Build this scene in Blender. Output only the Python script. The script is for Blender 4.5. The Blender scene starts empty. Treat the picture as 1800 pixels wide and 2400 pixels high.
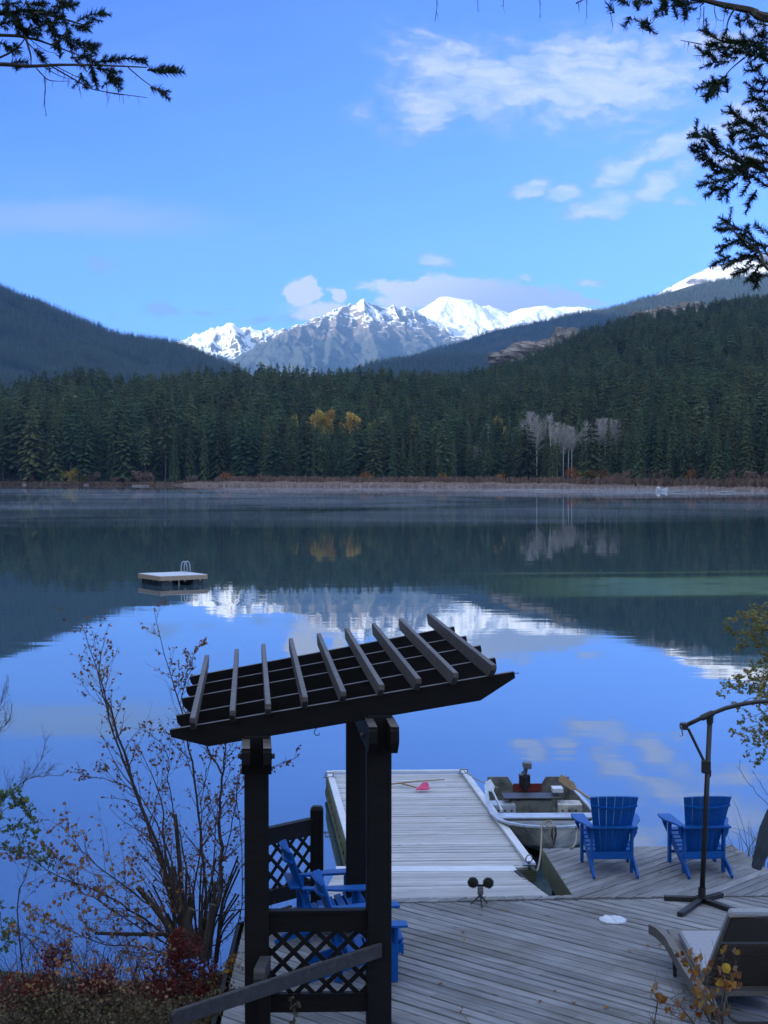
import bpy, math, random
import numpy as np
from mathutils import Vector, Matrix
R_ = math.radians
scene = bpy.context.scene
COL = scene.collection
# ------------------------------------------------------------------ camera
CAMH = 5.4; PITCH = R_(1.56); F = 3600.0
cam_d = bpy.data.cameras.new('camera'); cam = bpy.data.objects.new('camera', cam_d); COL.objects.link(cam)
cam.location = (0, 0, CAMH); cam.rotation_euler = (R_(90) - PITCH, 0, 0)
cam_d.sensor_fit = 'VERTICAL'; cam_d.sensor_height = 36; cam_d.lens = 54
cam_d.clip_start = 0.1; cam_d.clip_end = 60000
scene.camera = cam
# ------------------------------------------------------------------ light, sky, exposure
SUN_DIR = Vector((-0.769, -0.577, 0.2756)).normalized()      # towards the sun: from the left, low
sun_d = bpy.data.lights.new('sun', 'SUN'); sun_d.energy = 4.0; sun_d.angle = R_(0.5); sun_d.color = (1, 0.93, 0.82)
sun = bpy.data.objects.new('sun', sun_d); COL.objects.link(sun); sun.location = (-40, -20, 30)
sun.rotation_euler = SUN_DIR.to_track_quat('Z', 'Y').to_euler()
scene.view_settings.view_transform = 'Standard'; scene.view_settings.look = 'None'
EXPO = 1.66
scene.view_settings.exposure = EXPO; scene.view_settings.gamma = 1; scene.view_settings.use_curve_mapping = False
scene.cycles.max_bounces = 8; scene.cycles.diffuse_bounces = 3; scene.cycles.glossy_bounces = 4
scene.cycles.transparent_max_bounces = 12; scene.cycles.volume_bounces = 1; scene.cycles.transmission_bounces = 4
scene.cycles.use_denoising = True
scene.cycles.caustics_reflective = False; scene.cycles.caustics_refractive = False

class NT:
    """small node-tree writer"""
    def __init__(s, tree): s.t = tree; s.n = tree.nodes; s.l = tree.links
    def node(s, kind, **kw):
        n = s.n.new(kind)
        for k, v in kw.items(): setattr(n, k, v)
        return n
    def put(s, sock, v):
        if isinstance(v, bpy.types.NodeSocket): s.l.new(v, sock)
        elif v is not None:
            if sock.type == 'RGBA' and len(v) == 3: v = (*v, 1)
            sock.default_value = v
    def math(s, op, a, b=None, c=None, clamp=False):
        n = s.node('ShaderNodeMath', operation=op, use_clamp=clamp)
        for i, v in enumerate((a, b, c)):
            if v is not None: s.put(n.inputs[i], v)
        return n.outputs[0]
    def vmath(s, op, a, b=None, out=0):
        n = s.node('ShaderNodeVectorMath', operation=op)
        s.put(n.inputs[0], a)
        if b is not None: s.put(n.inputs[1], b)
        return n.outputs[out]
    def mapping(s, vec, loc=(0, 0, 0), rot=(0, 0, 0), scale=(1, 1, 1), kind='POINT'):
        n = s.node('ShaderNodeMapping', vector_type=kind)
        s.put(n.inputs['Vector'], vec); s.put(n.inputs['Location'], loc); s.put(n.inputs['Rotation'], rot); s.put(n.inputs['Scale'], scale)
        return n.outputs[0]
    def noise(s, vec, scale=5, detail=4, rough=0.5, dist=0.0, out='Fac'):
        n = s.node('ShaderNodeTexNoise')
        if vec is not None: s.put(n.inputs['Vector'], vec)
        s.put(n.inputs['Scale'], scale); s.put(n.inputs['Detail'], detail); s.put(n.inputs['Roughness'], rough); s.put(n.inputs['Distortion'], dist)
        return n.outputs[out]
    def remap(s, v, a, b, c=0.0, d=1.0, smooth=True):
        n = s.node('ShaderNodeMapRange', interpolation_type='SMOOTHSTEP' if smooth else 'LINEAR')
        s.put(n.inputs[0], v)
        for i, x in enumerate((a, b, c, d)): s.put(n.inputs[i + 1], x)
        return n.outputs[0]
    def mix(s, f, a, b, blend='MIX'):
        n = s.node('ShaderNodeMix', data_type='RGBA', blend_type=blend)
        s.put(n.inputs[0], f); s.put(n.inputs[6], a); s.put(n.inputs[7], b)
        return n.outputs[2]
    def ramp(s, v, stops):
        n = s.node('ShaderNodeValToRGB'); e = n.color_ramp.elements
        while len(e) < len(stops): e.new(0.5)
        for k, (p, c) in enumerate(stops): e[k].position = p; e[k].color = (*c, 1)
        s.put(n.inputs[0], v); return n.outputs[0]

# world: Nishita sky with procedural clouds laid out by direction
world = bpy.data.worlds.new('World'); scene.world = world; world.use_nodes = True
w = NT(world.node_tree); w.n.clear()
sky = w.node('ShaderNodeTexSky', sky_type='NISHITA'); sky.sun_disc = False
sky.sun_elevation = math.asin(SUN_DIR.z); sky.sun_rotation = math.atan2(SUN_DIR.x, SUN_DIR.y)
sky.altitude = 900; sky.air_density = 1.0; sky.dust_density = 0.25; sky.ozone_density = 2.2
SKY_STRENGTH = 0.15
tc = w.node('ShaderNodeTexCoord').outputs['Generated']
sep = w.node('ShaderNodeSeparateXYZ'); w.put(sep.inputs[0], tc)
ay = w.math('MAXIMUM', w.math('ABSOLUTE', sep.outputs[1]), 0.22)
cx = w.math('DIVIDE', sep.outputs[0], ay); cz = w.math('DIVIDE', sep.outputs[2], ay)
comb = w.node('ShaderNodeCombineXYZ'); w.put(comb.inputs[0], cx); w.put(comb.inputs[1], cz)
uv = comb.outputs[0]
# slow and fine warps so the outlines fray
wn = w.noise(w.mapping(uv, scale=(9, 16, 1)), 1.0, 5, 0.6, 0, 'Color')
warp = w.vmath('MULTIPLY', w.vmath('SUBTRACT', wn, (0.5, 0.5, 0.5)), (0.05, 0.028, 0))
wn2 = w.noise(w.mapping(uv, scale=(48, 80, 1)), 1.0, 7, 0.68, 0, 'Color')
warp2 = w.vmath('MULTIPLY', w.vmath('SUBTRACT', wn2, (0.5, 0.5, 0.5)), (0.019, 0.013, 0))
uvw = w.vmath('ADD', w.vmath('ADD', uv, warp), warp2)
streak = w.noise(w.mapping(uv, rot=(0, 0, 0.22), scale=(14, 70, 1)), 1.0, 5, 0.62, 0.4)
def px_uv(px, py): return ((px - 900) / F, (1102 - py) / F)
def blob_set(items, src):
    acc = None
    for (px, py, rx, ry, dens, rot) in items:
        a, b = px_uv(px, py)
        m = w.mapping(src, loc=(-a, -b, 0))
        m = w.mapping(m, rot=(0, 0, R_(-rot)))
        m = w.mapping(m, scale=(F / rx, F / ry, 1))
        ln = w.vmath('LENGTH', m, out=1)
        v = w.math('MULTIPLY_ADD', ln, -dens, dens)          # dens at the centre, 0 at the rim
        acc = v if acc is None else w.math('MAXIMUM', acc, v)
    return w.math('MAXIMUM', acc, 0.0)
WHITE = [ # px, py, rx, ry, density, tilt
    (1360, 190, 500, 160, 1.25, 6), (1110, 200, 290, 150, 1.1, -8), (1000, 270, 150, 85, 1.2, 30), (860, 275, 62, 40, .8, 5),
    (1650, 120, 260, 90, .85, 8), (1010, 150, 200, 130, .8, 0), (1250, 260, 300, 90, .7, 10),
    (1230, 435, 80, 28, 1.7, 8), (1322, 447, 66, 36, 1.7, 14), (1430, 475, 160, 44, 1.4, 14), (1530, 440, 110, 44, 1.3, 20),
    (1480, 395, 120, 34, 1.3, 18), (1590, 345, 210, 46, 1.1, 14), (1700, 380, 170, 50, 1.1, 10), (1720, 270, 150, 50, 1.1, 22),
    (1500, 315, 110, 24, .6, 16), (1600, 470, 60, 20, .6, 5), (1640, 400, 190, 90, .35, 10),
    (1016, 610, 70, 27, 1.4, -5), (1380, 660, 46, 18, 1.3, 0), (1230, 652, 36, 14, .9, 0),
    (1110, 572, 100, 20, .35, 5)]
SOFT = [(190, 510, 470, 66, .9, -2), (640, 560, 260, 30, .2, 2), (330, 150, 420, 190, .16, 10), (1500, 260, 560, 240, .22, 8), (100, 420, 300, 110, .14, 0)]
LOW = [(700, 690, 62, 38, 1.5, 0), (793, 692, 32, 20, 1.1, 0), (740, 725, 110, 38, .7, 0), (1120, 695, 330, 50, 1.1, -2), (1000, 690, 160, 48, 1.1, 6),
       (1260, 705, 200, 32, .8, -4), (1040, 663, 55, 16, 1.0, 0)]
GREY = [(220, 618, 75, 24, .9, -5), (375, 737, 62, 26, 1.2, 0), (468, 740, 40, 14, .9, 0), (600, 748, 40, 16, .9, 8), (455, 580, 46, 13, .5, 8),
        (285, 667, 34, 10, .5, 0), (525, 728, 30, 11, .6, 0), (262, 745, 12, 8, .6, 0), (670, 745, 60, 20, .6, 0)]
tex = w.noise(w.mapping(uvw, rot=(0, 0, 0.25), scale=(42, 75, 1)), 1.0, 6, 0.6)
txf = w.math('MULTIPLY_ADD', tex, 1.5, -0.55)
def frayed(bs, gain, amp):
    g = w.math('MINIMUM', w.math('MULTIPLY', bs, 5.0), 1.0)
    return w.math('ADD', w.math('MULTIPLY', bs, gain), w.math('MULTIPLY', w.math('MULTIPLY', w.math('SUBTRACT', tex, 0.52), amp), g))
mW = frayed(blob_set(WHITE, uvw), 1.35, 2.6)
fib = w.noise(w.mapping(uvw, rot=(0, 0, .35), scale=(26, 120, 1)), 1.0, 7, 0.66, 0.6)
aW = w.math('MULTIPLY', w.math('MULTIPLY', w.remap(mW, 0.0, 1.15), w.remap(fib, .30, .66, .42, 1.05)), 0.86)
mL = frayed(blob_set(LOW, uvw), 1.25, 2.2)
aL = w.math('MULTIPLY', w.remap(mL, 0.02, 0.55), 0.96)
mG = frayed(blob_set(GREY, uvw), 1.0, .8)
aG = w.math('MULTIPLY', w.remap(mG, 0.03, 0.8), 0.6)
aS = w.math('MULTIPLY', w.remap(w.math('ADD', blob_set(SOFT, uvw), w.math('MULTIPLY', w.math('SUBTRACT', streak, 0.5), 0.25)), 0.0, 0.7), 0.75)
# cloud sheet added overhead and behind, brighter than the rest, to light forest and deck
fill_cloud = w.noise(w.mapping(tc, scale=(1.6, 1.1, 3.0)), 2.0, 7, 0.6)
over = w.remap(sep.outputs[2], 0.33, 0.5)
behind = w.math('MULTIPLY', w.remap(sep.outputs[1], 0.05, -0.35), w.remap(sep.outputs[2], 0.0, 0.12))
aV = w.math('MULTIPLY', w.remap(fill_cloud, 0.22, 0.50), w.math('MULTIPLY', w.math('MAXIMUM', over, behind), 0.95))
skyc = w.vmath('MULTIPLY', sky.outputs[0], w.mix(w.remap(sep.outputs[2], 0.0, 0.32, 0, 1, False), (.19, .355, .96), (.105, .197, .65)))
# clouds are lit: a pale tone in the units of the sky texture (before the strength)
K = 1.0 / SKY_STRENGTH / 2 ** EXPO
def tone(r, g, b): return (r * K, g * K, b * K)
c = w.mix(aS, skyc, tone(.42, .56, .92))
c = w.mix(aG, c, tone(.30, .38, .62))
c = w.mix(aW, c, w.mix(w.remap(mW, .3, 1.3), tone(.42, .50, .87), tone(.80, .83, .99)))
low_t = w.mix(w.remap(w.math('SUBTRACT', cz, w.math('MULTIPLY', cx, .6)), 0.05, 0.125), tone(.52, .57, .80), tone(1.0, .97, .97))
c = w.mix(aL, c, low_t)
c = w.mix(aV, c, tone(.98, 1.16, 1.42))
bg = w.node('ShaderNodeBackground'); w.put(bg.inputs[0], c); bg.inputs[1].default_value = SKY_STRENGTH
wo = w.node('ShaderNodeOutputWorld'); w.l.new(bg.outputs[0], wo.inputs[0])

# ------------------------------------------------------------------ placing helpers: survey of the place from the camera's stand
def ray(px, py):
    u = (px - 900) / F; v = (1200 - py) / F
    return Vector((u, math.cos(PITCH) + v * math.sin(PITCH), -math.sin(PITCH) + v * math.cos(PITCH)))
def P(px, py, z):
    d = ray(px, py); t = (z - CAMH) / d.z
    return Vector((d.x * t, d.y * t, z))
def Y(px, py, y):
    d = ray(px, py); t = y / d.y
    return Vector((d.x * t, y, CAMH + d.z * t))
def onplane(px, py, p0, n):
    d = ray(px, py); o = Vector((0, 0, CAMH)); t = (p0 - o).dot(n) / d.dot(n)
    return o + d * t

# ------------------------------------------------------------------ mesh writer
class MB:
    def __init__(s): s.v = []; s.f = []; s.mi = []; s.cur = 0
    def add(s, vs, fs):
        b = len(s.v); s.v.extend([tuple(x) for x in vs])
        for f in fs: s.f.append(tuple(b + i for i in f)); s.mi.append(s.cur)
        return s
    def box(s, c, sz, R=None):
        c = Vector(c); hx, hy, hz = sz[0] / 2, sz[1] / 2, sz[2] / 2
        vs = [Vector((x, y, z)) for z in (-hz, hz) for (x, y) in ((-hx, -hy), (hx, -hy), (hx, hy), (-hx, hy))]
        if R is not None: vs = [R @ v for v in vs]
        return s.add([v + c for v in vs], [(3, 2, 1, 0), (4, 5, 6, 7), (0, 1, 5, 4), (1, 2, 6, 5), (2, 3, 7, 6), (3, 0, 4, 7)])
    def bar(s, a, b, wd, ht, up=(0, 0, 1)):
        a = Vector(a); b = Vector(b); d = (b - a).normalized(); up = Vector(up)
        side = d.cross(up)
        side = side.normalized() if side.length > 1e-6 else Vector((1, 0, 0))
        u = side.cross(d)
        o = [(-1, -1), (1, -1), (1, 1), (-1, 1)]
        vs = [a + side * x * wd / 2 + u * y * ht / 2 for x, y in o] + [b + side * x * wd / 2 + u * y * ht / 2 for x, y in o]
        return s.add(vs, [(3, 2, 1, 0), (4, 5, 6, 7), (0, 1, 5, 4), (1, 2, 6, 5), (2, 3, 7, 6), (3, 0, 4, 7)])
    def tube(s, pts, rs, n=6, cap=True):
        pts = [Vector(p) for p in pts]; k = len(pts)
        if not hasattr(rs, '__len__'): rs = [rs] * k
        vs = []; fs = []; ref = None
        for i, p in enumerate(pts):
            d = (pts[min(i + 1, k - 1)] - pts[max(i - 1, 0)])
            d = d.normalized() if d.length > 1e-9 else Vector((0, 0, 1))
            if ref is None:
                ref = Vector((1, 0, 0)) if abs(d.x) < 0.8 else Vector((0, 1, 0))
            a = (ref - d * ref.dot(d)).normalized(); b = d.cross(a); ref = a
            for j in range(n):
                t = 2 * math.pi * j / n
                vs.append(p + (a * math.cos(t) + b * math.sin(t)) * rs[i])
        for i in range(k - 1):
            for j in range(n):
                j2 = (j + 1) % n
                fs.append((i * n + j, i * n + j2, (i + 1) * n + j2, (i + 1) * n + j))
        if cap: fs.append(tuple(range(n - 1, -1, -1))); fs.append(tuple((k - 1) * n + j for j in range(n)))
        return s.add(vs, fs)
    def extrude(s, poly, vec):
        vec = Vector(vec); n = len(poly); p = [Vector(q) for q in poly]
        vs = p + [q + vec for q in p]
        fs = [tuple(range(n - 1, -1, -1)), tuple(range(n, 2 * n))] + [(i, (i + 1) % n, n + (i + 1) % n, n + i) for i in range(n)]
        return s.add(vs, fs)
    def lathe(s, c, prof, n=12, R=None):
        c = Vector(c); vs = []; fs = []; k = len(prof)
        for (r, z) in prof:
            for j in range(n):
                t = 2 * math.pi * j / n; v = Vector((r * math.cos(t), r * math.sin(t), z))
                vs.append(c + (R @ v if R is not None else v))
        for i in range(k - 1):
            for j in range(n):
                j2 = (j + 1) % n; fs.append((i * n + j, i * n + j2, (i + 1) * n + j2, (i + 1) * n + j))
        fs.append(tuple(range(n - 1, -1, -1))); fs.append(tuple((k - 1) * n + j for j in range(n)))
        return s.add(vs, fs)
    def ball(s, c, r, n=10, m=6, sq=(1, 1, 1)):
        c = Vector(c); vs = [c + Vector((0, 0, -r * sq[2]))]; fs = []
        for i in range(1, m):
            a = math.pi * i / m - math.pi / 2
            for j in range(n):
                t = 2 * math.pi * j / n
                vs.append(c + Vector((r * sq[0] * math.cos(a) * math.cos(t), r * sq[1] * math.cos(a) * math.sin(t), r * sq[2] * math.sin(a))))
        vs.append(c + Vector((0, 0, r * sq[2]))); top = len(vs) - 1
        for j in range(n): fs.append((0, 1 + (j + 1) % n, 1 + j))
        for i in range(m - 2):
            for j in range(n):
                a = 1 + i * n + j; b = 1 + i * n + (j + 1) % n
                fs.append((a, b, b + n, a + n))
        for j in range(n): fs.append((top, 1 + (m - 2) * n + j, 1 + (m - 2) * n + (j + 1) % n))
        return s.add(vs, fs)
    def mesh(s, name, mats, smooth=False, off=None):
        me = bpy.data.meshes.new(name)
        vs = s.v
        if off is not None: vs = [(x - off[0], y - off[1], z - off[2]) for x, y, z in vs]
        me.from_pydata(vs, [], s.f)
        for m in (mats if isinstance(mats, (list, tuple)) else [mats]): me.materials.append(m)
        if any(s.mi): me.polygons.foreach_set('material_index', s.mi)
        if smooth: me.polygons.foreach_set('use_smooth', [True] * len(me.polygons))
        me.update(); return me
    def build(s, name, mats, parent=None, smooth=False, off=None, bevel=0):
        o = bpy.data.objects.new(name, s.mesh(name, mats, smooth, off)); COL.objects.link(o)
        if parent is not None: o.parent = parent
        elif off is not None: o.location = off
        if bevel:
            b = o.modifiers.new('bevel', 'BEVEL'); b.width = bevel; b.segments = 1; b.limit_method = 'ANGLE'
        return o
def tag(o, label=None, cat=None, group=None, kind=None):
    if label: o['label'] = label
    if cat: o['category'] = cat
    if group: o['group'] = group
    if kind: o['kind'] = kind
    return o
def empty(name, loc, rz=0.0):
    o = bpy.data.objects.new(name, None); COL.objects.link(o); o.location = loc; o.rotation_euler = (0, 0, rz)
    o.empty_display_size = 0.2
    return o
def copy_tree(o, parent=None, kids=None):
    c = o.copy(); COL.objects.link(c); c.parent = parent
    for ch in (kids[o] if kids else list(o.children)): copy_tree(ch, c, kids)
    return c
def np_mesh(name, V, Fq, mat, smooth=True):
    me = bpy.data.meshes.new(name)
    V = np.asarray(V, np.float32); Fq = np.asarray(Fq, np.int32); k = Fq.shape[1]
    me.vertices.add(len(V)); me.vertices.foreach_set('co', V.ravel())
    me.loops.add(Fq.size); me.loops.foreach_set('vertex_index', Fq.ravel())
    me.polygons.add(len(Fq)); me.polygons.foreach_set('loop_start', np.arange(0, Fq.size, k, dtype=np.int32))
    me.polygons.foreach_set('use_smooth', [smooth] * len(Fq))
    me.update(calc_edges=True); me.validate()
    if mat: me.materials.append(mat)
    return me
# numpy value noise
def _h(ix, iy, sd):
    n = (ix.astype(np.int64) * 374761393 + iy.astype(np.int64) * 668265263 + sd * 69069) & 0x7fffffff
    n = (n ^ (n >> 13)) * 1274126177 & 0x7fffffff
    return ((n ^ (n >> 16)) & 0xffff) / 65535.0
def vn(x, y, sd=0):
    ix = np.floor(x); iy = np.floor(y); fx = x - ix; fy = y - iy
    fx = fx * fx * fx * (fx * (fx * 6 - 15) + 10); fy = fy * fy * fy * (fy * (fy * 6 - 15) + 10)
    a = _h(ix, iy, sd); b = _h(ix + 1, iy, sd); c = _h(ix, iy + 1, sd); d = _h(ix + 1, iy + 1, sd)
    return (a * (1 - fx) + b * fx) * (1 - fy) + (c * (1 - fx) + d * fx) * fy
def fbm(x, y, sd=0, o=5, g=0.5):
    s = 0; a = 1; t = 0
    for k in range(o):
        s = s + a * (vn(x, y, sd + k) - .5) * 2; t += a; a *= g; x = x * 2.03 + 17.1; y = y * 2.03 - 9.3
    return s / t
def ridged(x, y, sd=0, o=5, g=0.5):
    s = 0; a = 1; t = 0
    for k in range(o):
        s = s + a * (1 - np.abs(vn(x, y, sd + k) * 2 - 1)); t += a; a *= g; x = x * 2.07 + 31.7; y = y * 2.07 - 4.3
    return s / t

# ------------------------------------------------------------------ materials
MATS = {}
def new_mat(name):
    m = bpy.data.materials.new(name); m.use_nodes = True; t = NT(m.node_tree); t.n.clear()
    b = t.node('ShaderNodeBsdfPrincipled'); o = t.node('ShaderNodeOutputMaterial'); t.l.new(b.outputs[0], o.inputs[0])
    MATS[name] = m
    return m, t, b, o
def simple(name, c1, c2=None, scale=6, rough=.6, stretch=(1, 1, 1), bump=0.0, bdist=.01, metal=0, spec=.5, rnd=0.0, detail=5, patch=None, patch_scale=1.5, hue=0.0):
    m, t, b, o = new_mat(name)
    co = t.node('ShaderNodeTexCoord').outputs['Object']
    oi = t.node('ShaderNodeObjectInfo').outputs['Random']
    off = t.vmath('SCALE', (37.0, 13.0, 7.0)); t.put(off.node.inputs['Scale'], oi)
    v = t.mapping(t.vmath('ADD', co, off), scale=stretch)
    n = t.noise(v, scale, detail, .6)
    c = t.mix(t.remap(n, .3, .7), c1, c2 or c1)
    if patch:
        pn = t.noise(t.vmath('ADD', co, off), patch_scale, 4, .6)
        c = t.mix(t.math('MULTIPLY', t.remap(pn, .48, .66), .8), c, patch)
    if rnd or hue:
        hs = t.node('ShaderNodeHueSaturation'); t.put(hs.inputs['Color'], c)
        t.put(hs.inputs['Value'], t.remap(oi, 0, 1, 1 - rnd, 1 + rnd, False))
        if hue: 
            r2 = t.math('FRACT', t.math('MULTIPLY', oi, 7.31)); t.put(hs.inputs['Hue'], t.remap(r2, 0, 1, .5 - hue, .5 + hue, False))
        c = hs.outputs[0]
    t.put(b.inputs['Base Color'], c); b.inputs['Roughness'].default_value = rough; b.inputs['Metallic'].default_value = metal
    b.inputs['Specular IOR Level'].default_value = spec
    if bump:
        bn = t.node('ShaderNodeBump'); t.put(bn.inputs['Height'], n); bn.inputs['Strength'].default_value = bump; bn.inputs['Distance'].default_value = bdist
        t.l.new(bn.outputs[0], b.inputs['Normal'])
    return m
def wood(name, base, dark, streak, rnd=.16, rough=.75, spec=.35, stain=None):
    """sawn board: grain along local x, knots, weather stains"""
    m, t, b, o = new_mat(name)
    co = t.node('ShaderNodeTexCoord').outputs['Object']
    oi = t.node('ShaderNodeObjectInfo').outputs['Random']
    off = t.vmath('SCALE', (91.0, 53.0, 17.0)); t.put(off.node.inputs['Scale'], oi)
    p = t.vmath('ADD', co, off)
    g = t.noise(t.mapping(p, scale=(1.3, 34, 34)), 2.0, 6, .65, .4)
    g2 = t.noise(t.mapping(p, scale=(.8, 7, 7)), 2.2, 4, .55)
    c = t.mix(t.remap(g, .32, .7), dark, base)
    c = t.mix(t.math('MULTIPLY', t.remap(g2, .45, .75), .55), c, streak)
    if stain:
        wc = t.node('ShaderNodeTexCoord').outputs['Object']
        gp = t.node('ShaderNodeNewGeometry').outputs['Position']
        s1 = t.noise(gp, 1.1, 5, .62, .5)
        c = t.mix(t.math('MULTIPLY', t.remap(s1, .44, .68), .6), c, stain)
    kn = t.node('ShaderNodeTexVoronoi'); t.put(kn.inputs['Vector'], t.mapping(p, scale=(1.2, 5, 5))); kn.inputs['Scale'].default_value = 1.6
    c = t.mix(t.remap(kn.outputs['Distance'], .05, .11, .8, 0), c, tuple(x * .35 for x in dark))
    hs = t.node('ShaderNodeHueSaturation'); t.put(hs.inputs['Color'], c); t.put(hs.inputs['Value'], t.remap(oi, 0, 1, 1 - rnd, 1 + rnd, False))
    t.put(b.inputs['Base Color'], hs.outputs[0]); b.inputs['Roughness'].default_value = rough; b.inputs['Specular IOR Level'].default_value = spec
    bn = t.node('ShaderNodeBump'); t.put(bn.inputs['Height'], g); bn.inputs['Strength'].default_value = .35; bn.inputs['Distance'].default_value = .004
    t.l.new(bn.outputs[0], b.inputs['Normal'])
    return m
def leafy(name, c1, c2, c3=None, scale=.8, rnd=.2, hue=.02, trans=.25, rough=.7):
    m, t, b, o = new_mat(name)
    gp = t.node('ShaderNodeTexCoord').outputs['Object']
    oi = t.node('ShaderNodeObjectInfo').outputs['Random']
    off = t.vmath('SCALE', (37.0, 13.0, 7.0)); t.put(off.node.inputs['Scale'], oi)
    p = t.vmath('ADD', gp, off)
    n = t.noise(p, scale, 3, .6)
    c = t.mix(t.remap(n, .38, .62), c1, c2)
    if c3: c = t.mix(t.remap(t.noise(p, scale * 2.7, 2, .5), .55, .66), c, c3)
    hs = t.node('ShaderNodeHueSaturation'); t.put(hs.inputs['Color'], c); t.put(hs.inputs['Value'], t.remap(oi, 0, 1, 1 - rnd, 1 + rnd, False))
    r2 = t.math('FRACT', t.math('MULTIPLY', oi, 9.17)); t.put(hs.inputs['Hue'], t.remap(r2, 0, 1, .5 - hue, .5 + hue, False))
    t.put(b.inputs['Base Color'], hs.outputs[0]); b.inputs['Roughness'].default_value = rough; b.inputs['Specular IOR Level'].default_value = .2
    if trans:
        tr = t.node('ShaderNodeBsdfTranslucent'); t.put(tr.inputs[0], hs.outputs[0]); mx = t.node('ShaderNodeMixShader'); mx.inputs[0].default_value = trans
        t.l.new(b.outputs[0], mx.inputs[1]); t.l.new(tr.outputs[0], mx.inputs[2]); t.l.new(mx.outputs[0], o.inputs[0])
    return m
M_deck = wood('weathered_deck_wood', (.275, .28, .305), (.135, .136, .15), (.355, .36, .39), rnd=.2, stain=(.115, .112, .10))
M_dock = wood('pale_dock_wood', (.53, .535, .575), (.32, .32, .34), (.60, .61, .65), rnd=.12, stain=(.42, .39, .39))
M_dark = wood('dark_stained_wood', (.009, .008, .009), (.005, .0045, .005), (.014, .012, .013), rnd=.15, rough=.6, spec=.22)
M_rafter = wood('pale_rafter_wood', (.12, .105, .10), (.06, .052, .05), (.22, .20, .19), rnd=.15, rough=.6, spec=.4)
M_rail = wood('worn_handrail_wood', (.05, .046, .048), (.028, .025, .026), (.075, .07, .07), rnd=.1)
M_fascia = wood('mossy_fascia_wood', (.16, .17, .11), (.075, .085, .05), (.25, .24, .18), stain=(.07, .10, .05))
M_raftwood = wood('raft_lumber', (.50, .37, .26), (.36, .26, .18), (.58, .45, .33), rnd=.06)
M_whitepaint = simple('white_weathered_paint', (.66, .68, .72), (.56, .57, .6), 4, .45, stretch=(1, 1, 1))
M_blue = simple('blue_plastic_lumber', (.001, .085, .34), (.001, .10, .40), 3, .5, rnd=.04, spec=.3)
M_black = simple('black_powder_coat', (.012, .011, .013), (.02, .018, .02), 8, .45)
M_alu = simple('dull_aluminium', (.60, .575, .52), (.46, .44, .40), 3, .5, metal=.1, bump=.1, bdist=.004, patch=(.17, .165, .155), patch_scale=3)
M_aluin = simple('boat_interior_paint', (.20, .20, .18), (.12, .12, .11), 4, .55, metal=.2, patch=(.06, .06, .055), patch_scale=4)
M_gunwale = simple('bright_gunwale', (.55, .60, .66), (.42, .46, .52), 5, .35, metal=.4)
M_rope = simple('tan_rope', (.34, .29, .21), (.22, .18, .13), 60, .85)
M_oar = wood('oar_wood', (.42, .29, .17), (.28, .18, .1), (.5, .4, .3), rnd=.05)
M_pink = simple('pink_plastic', (.75, .06, .20), (.85, .12, .30), 9, .4)
M_bamboo = simple('bamboo_cane', (.34, .24, .12), (.24, .16, .08), 12, .6)
M_fur = simple('dark_green_fur', (.016, .022, .018), (.03, .036, .03), 90, .95, bump=1, bdist=.02)
M_grey = simple('grey_plastic', (.16, .165, .175), (.10, .10, .11), 12, .45)
M_red = simple('dull_red_board', (.16, .014, .018), (.10, .01, .012), 8, .6)
M_steel = simple('galvanised_steel', (.30, .31, .33), (.2, .21, .22), 20, .4, metal=.7)
M_cushion = simple('pale_cushion_cloth', (.33, .34, .39), (.28, .29, .34), 40, .9)
M_wicker = simple('brown_wicker', (.035, .027, .024), (.075, .06, .052), 26, .65, stretch=(1, 1, 9), bump=1, bdist=.006)
M_wickrail = simple('grey_wicker_rail', (.11, .098, .09), (.17, .155, .14), 22, .6, stretch=(1, 5, 5), bump=.6, bdist=.004)
M_ice = simple('frosty_plastic', (.50, .54, .66), (.66, .70, .80), 30, .35, bump=.8, bdist=.01)
M_barrel = simple('dark_float_plastic', (.012, .015, .024), (.022, .026, .036), 6, .35)
M_bark = simple('grey_brown_bark', (.045, .035, .03), (.09, .072, .06), 9, .9, stretch=(3, 3, .6), bump=.6, bdist=.01)
M_barkfar = simple('conifer_bark', (.10, .085, .075), (.17, .145, .125), 3, .9, stretch=(3, 3, .6), rnd=.3)
M_birch = simple('white_bark', (.72, .69, .64), (.5, .47, .43), 4, .8, rnd=.1)
M_twig = simple('dark_twig_bark', (.035, .026, .023), (.07, .052, .045), 14, .85)
M_twigtan = simple('tan_twig_bark', (.075, .058, .045), (.12, .1, .08), 14, .85)
M_graytwig = simple('pale_bare_twigs', (.44, .39, .36), (.54, .49, .45), 3, .85, rnd=.12)
M_needle = leafy('fir_needles_near', (.012, .028, .02), (.024, .045, .02), (.05, .075, .02), 6, rnd=.1, trans=.2)
M_con = leafy('conifer_foliage', (.070, .112, .056), (.098, .140, .060), (.125, .155, .060), .28, rnd=.42, hue=.045, trans=.35)
M_conb = leafy('conifer_foliage_olive', (.090, .115, .048), (.12, .140, .052), (.15, .16, .06), .28, rnd=.4, hue=.04, trans=.35)
M_yel = leafy('autumn_gold_foliage', (.60, .42, .09), (.48, .35, .10), (.68, .50, .12), .5, rnd=.15, hue=.015)
M_ora = leafy('autumn_orange_foliage', (.48, .19, .05), (.36, .14, .06), (.55, .28, .06), .6, rnd=.22, hue=.03)
M_rus = leafy('russet_brush', (.29, .18, .13), (.21, .15, .115), (.36, .20, .12), .6, rnd=.25, hue=.02)
M_reed = leafy('dry_reeds', (.44, .33, .285), (.28, .20, .17), (.54, .42, .36), .45, rnd=.1, hue=.01, trans=.1)
M_leafbr = leafy('birch_autumn_leaf', (.24, .095, .04), (.32, .16, .05), (.14, .05, .03), 2.5, rnd=.1, trans=.3)
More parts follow.
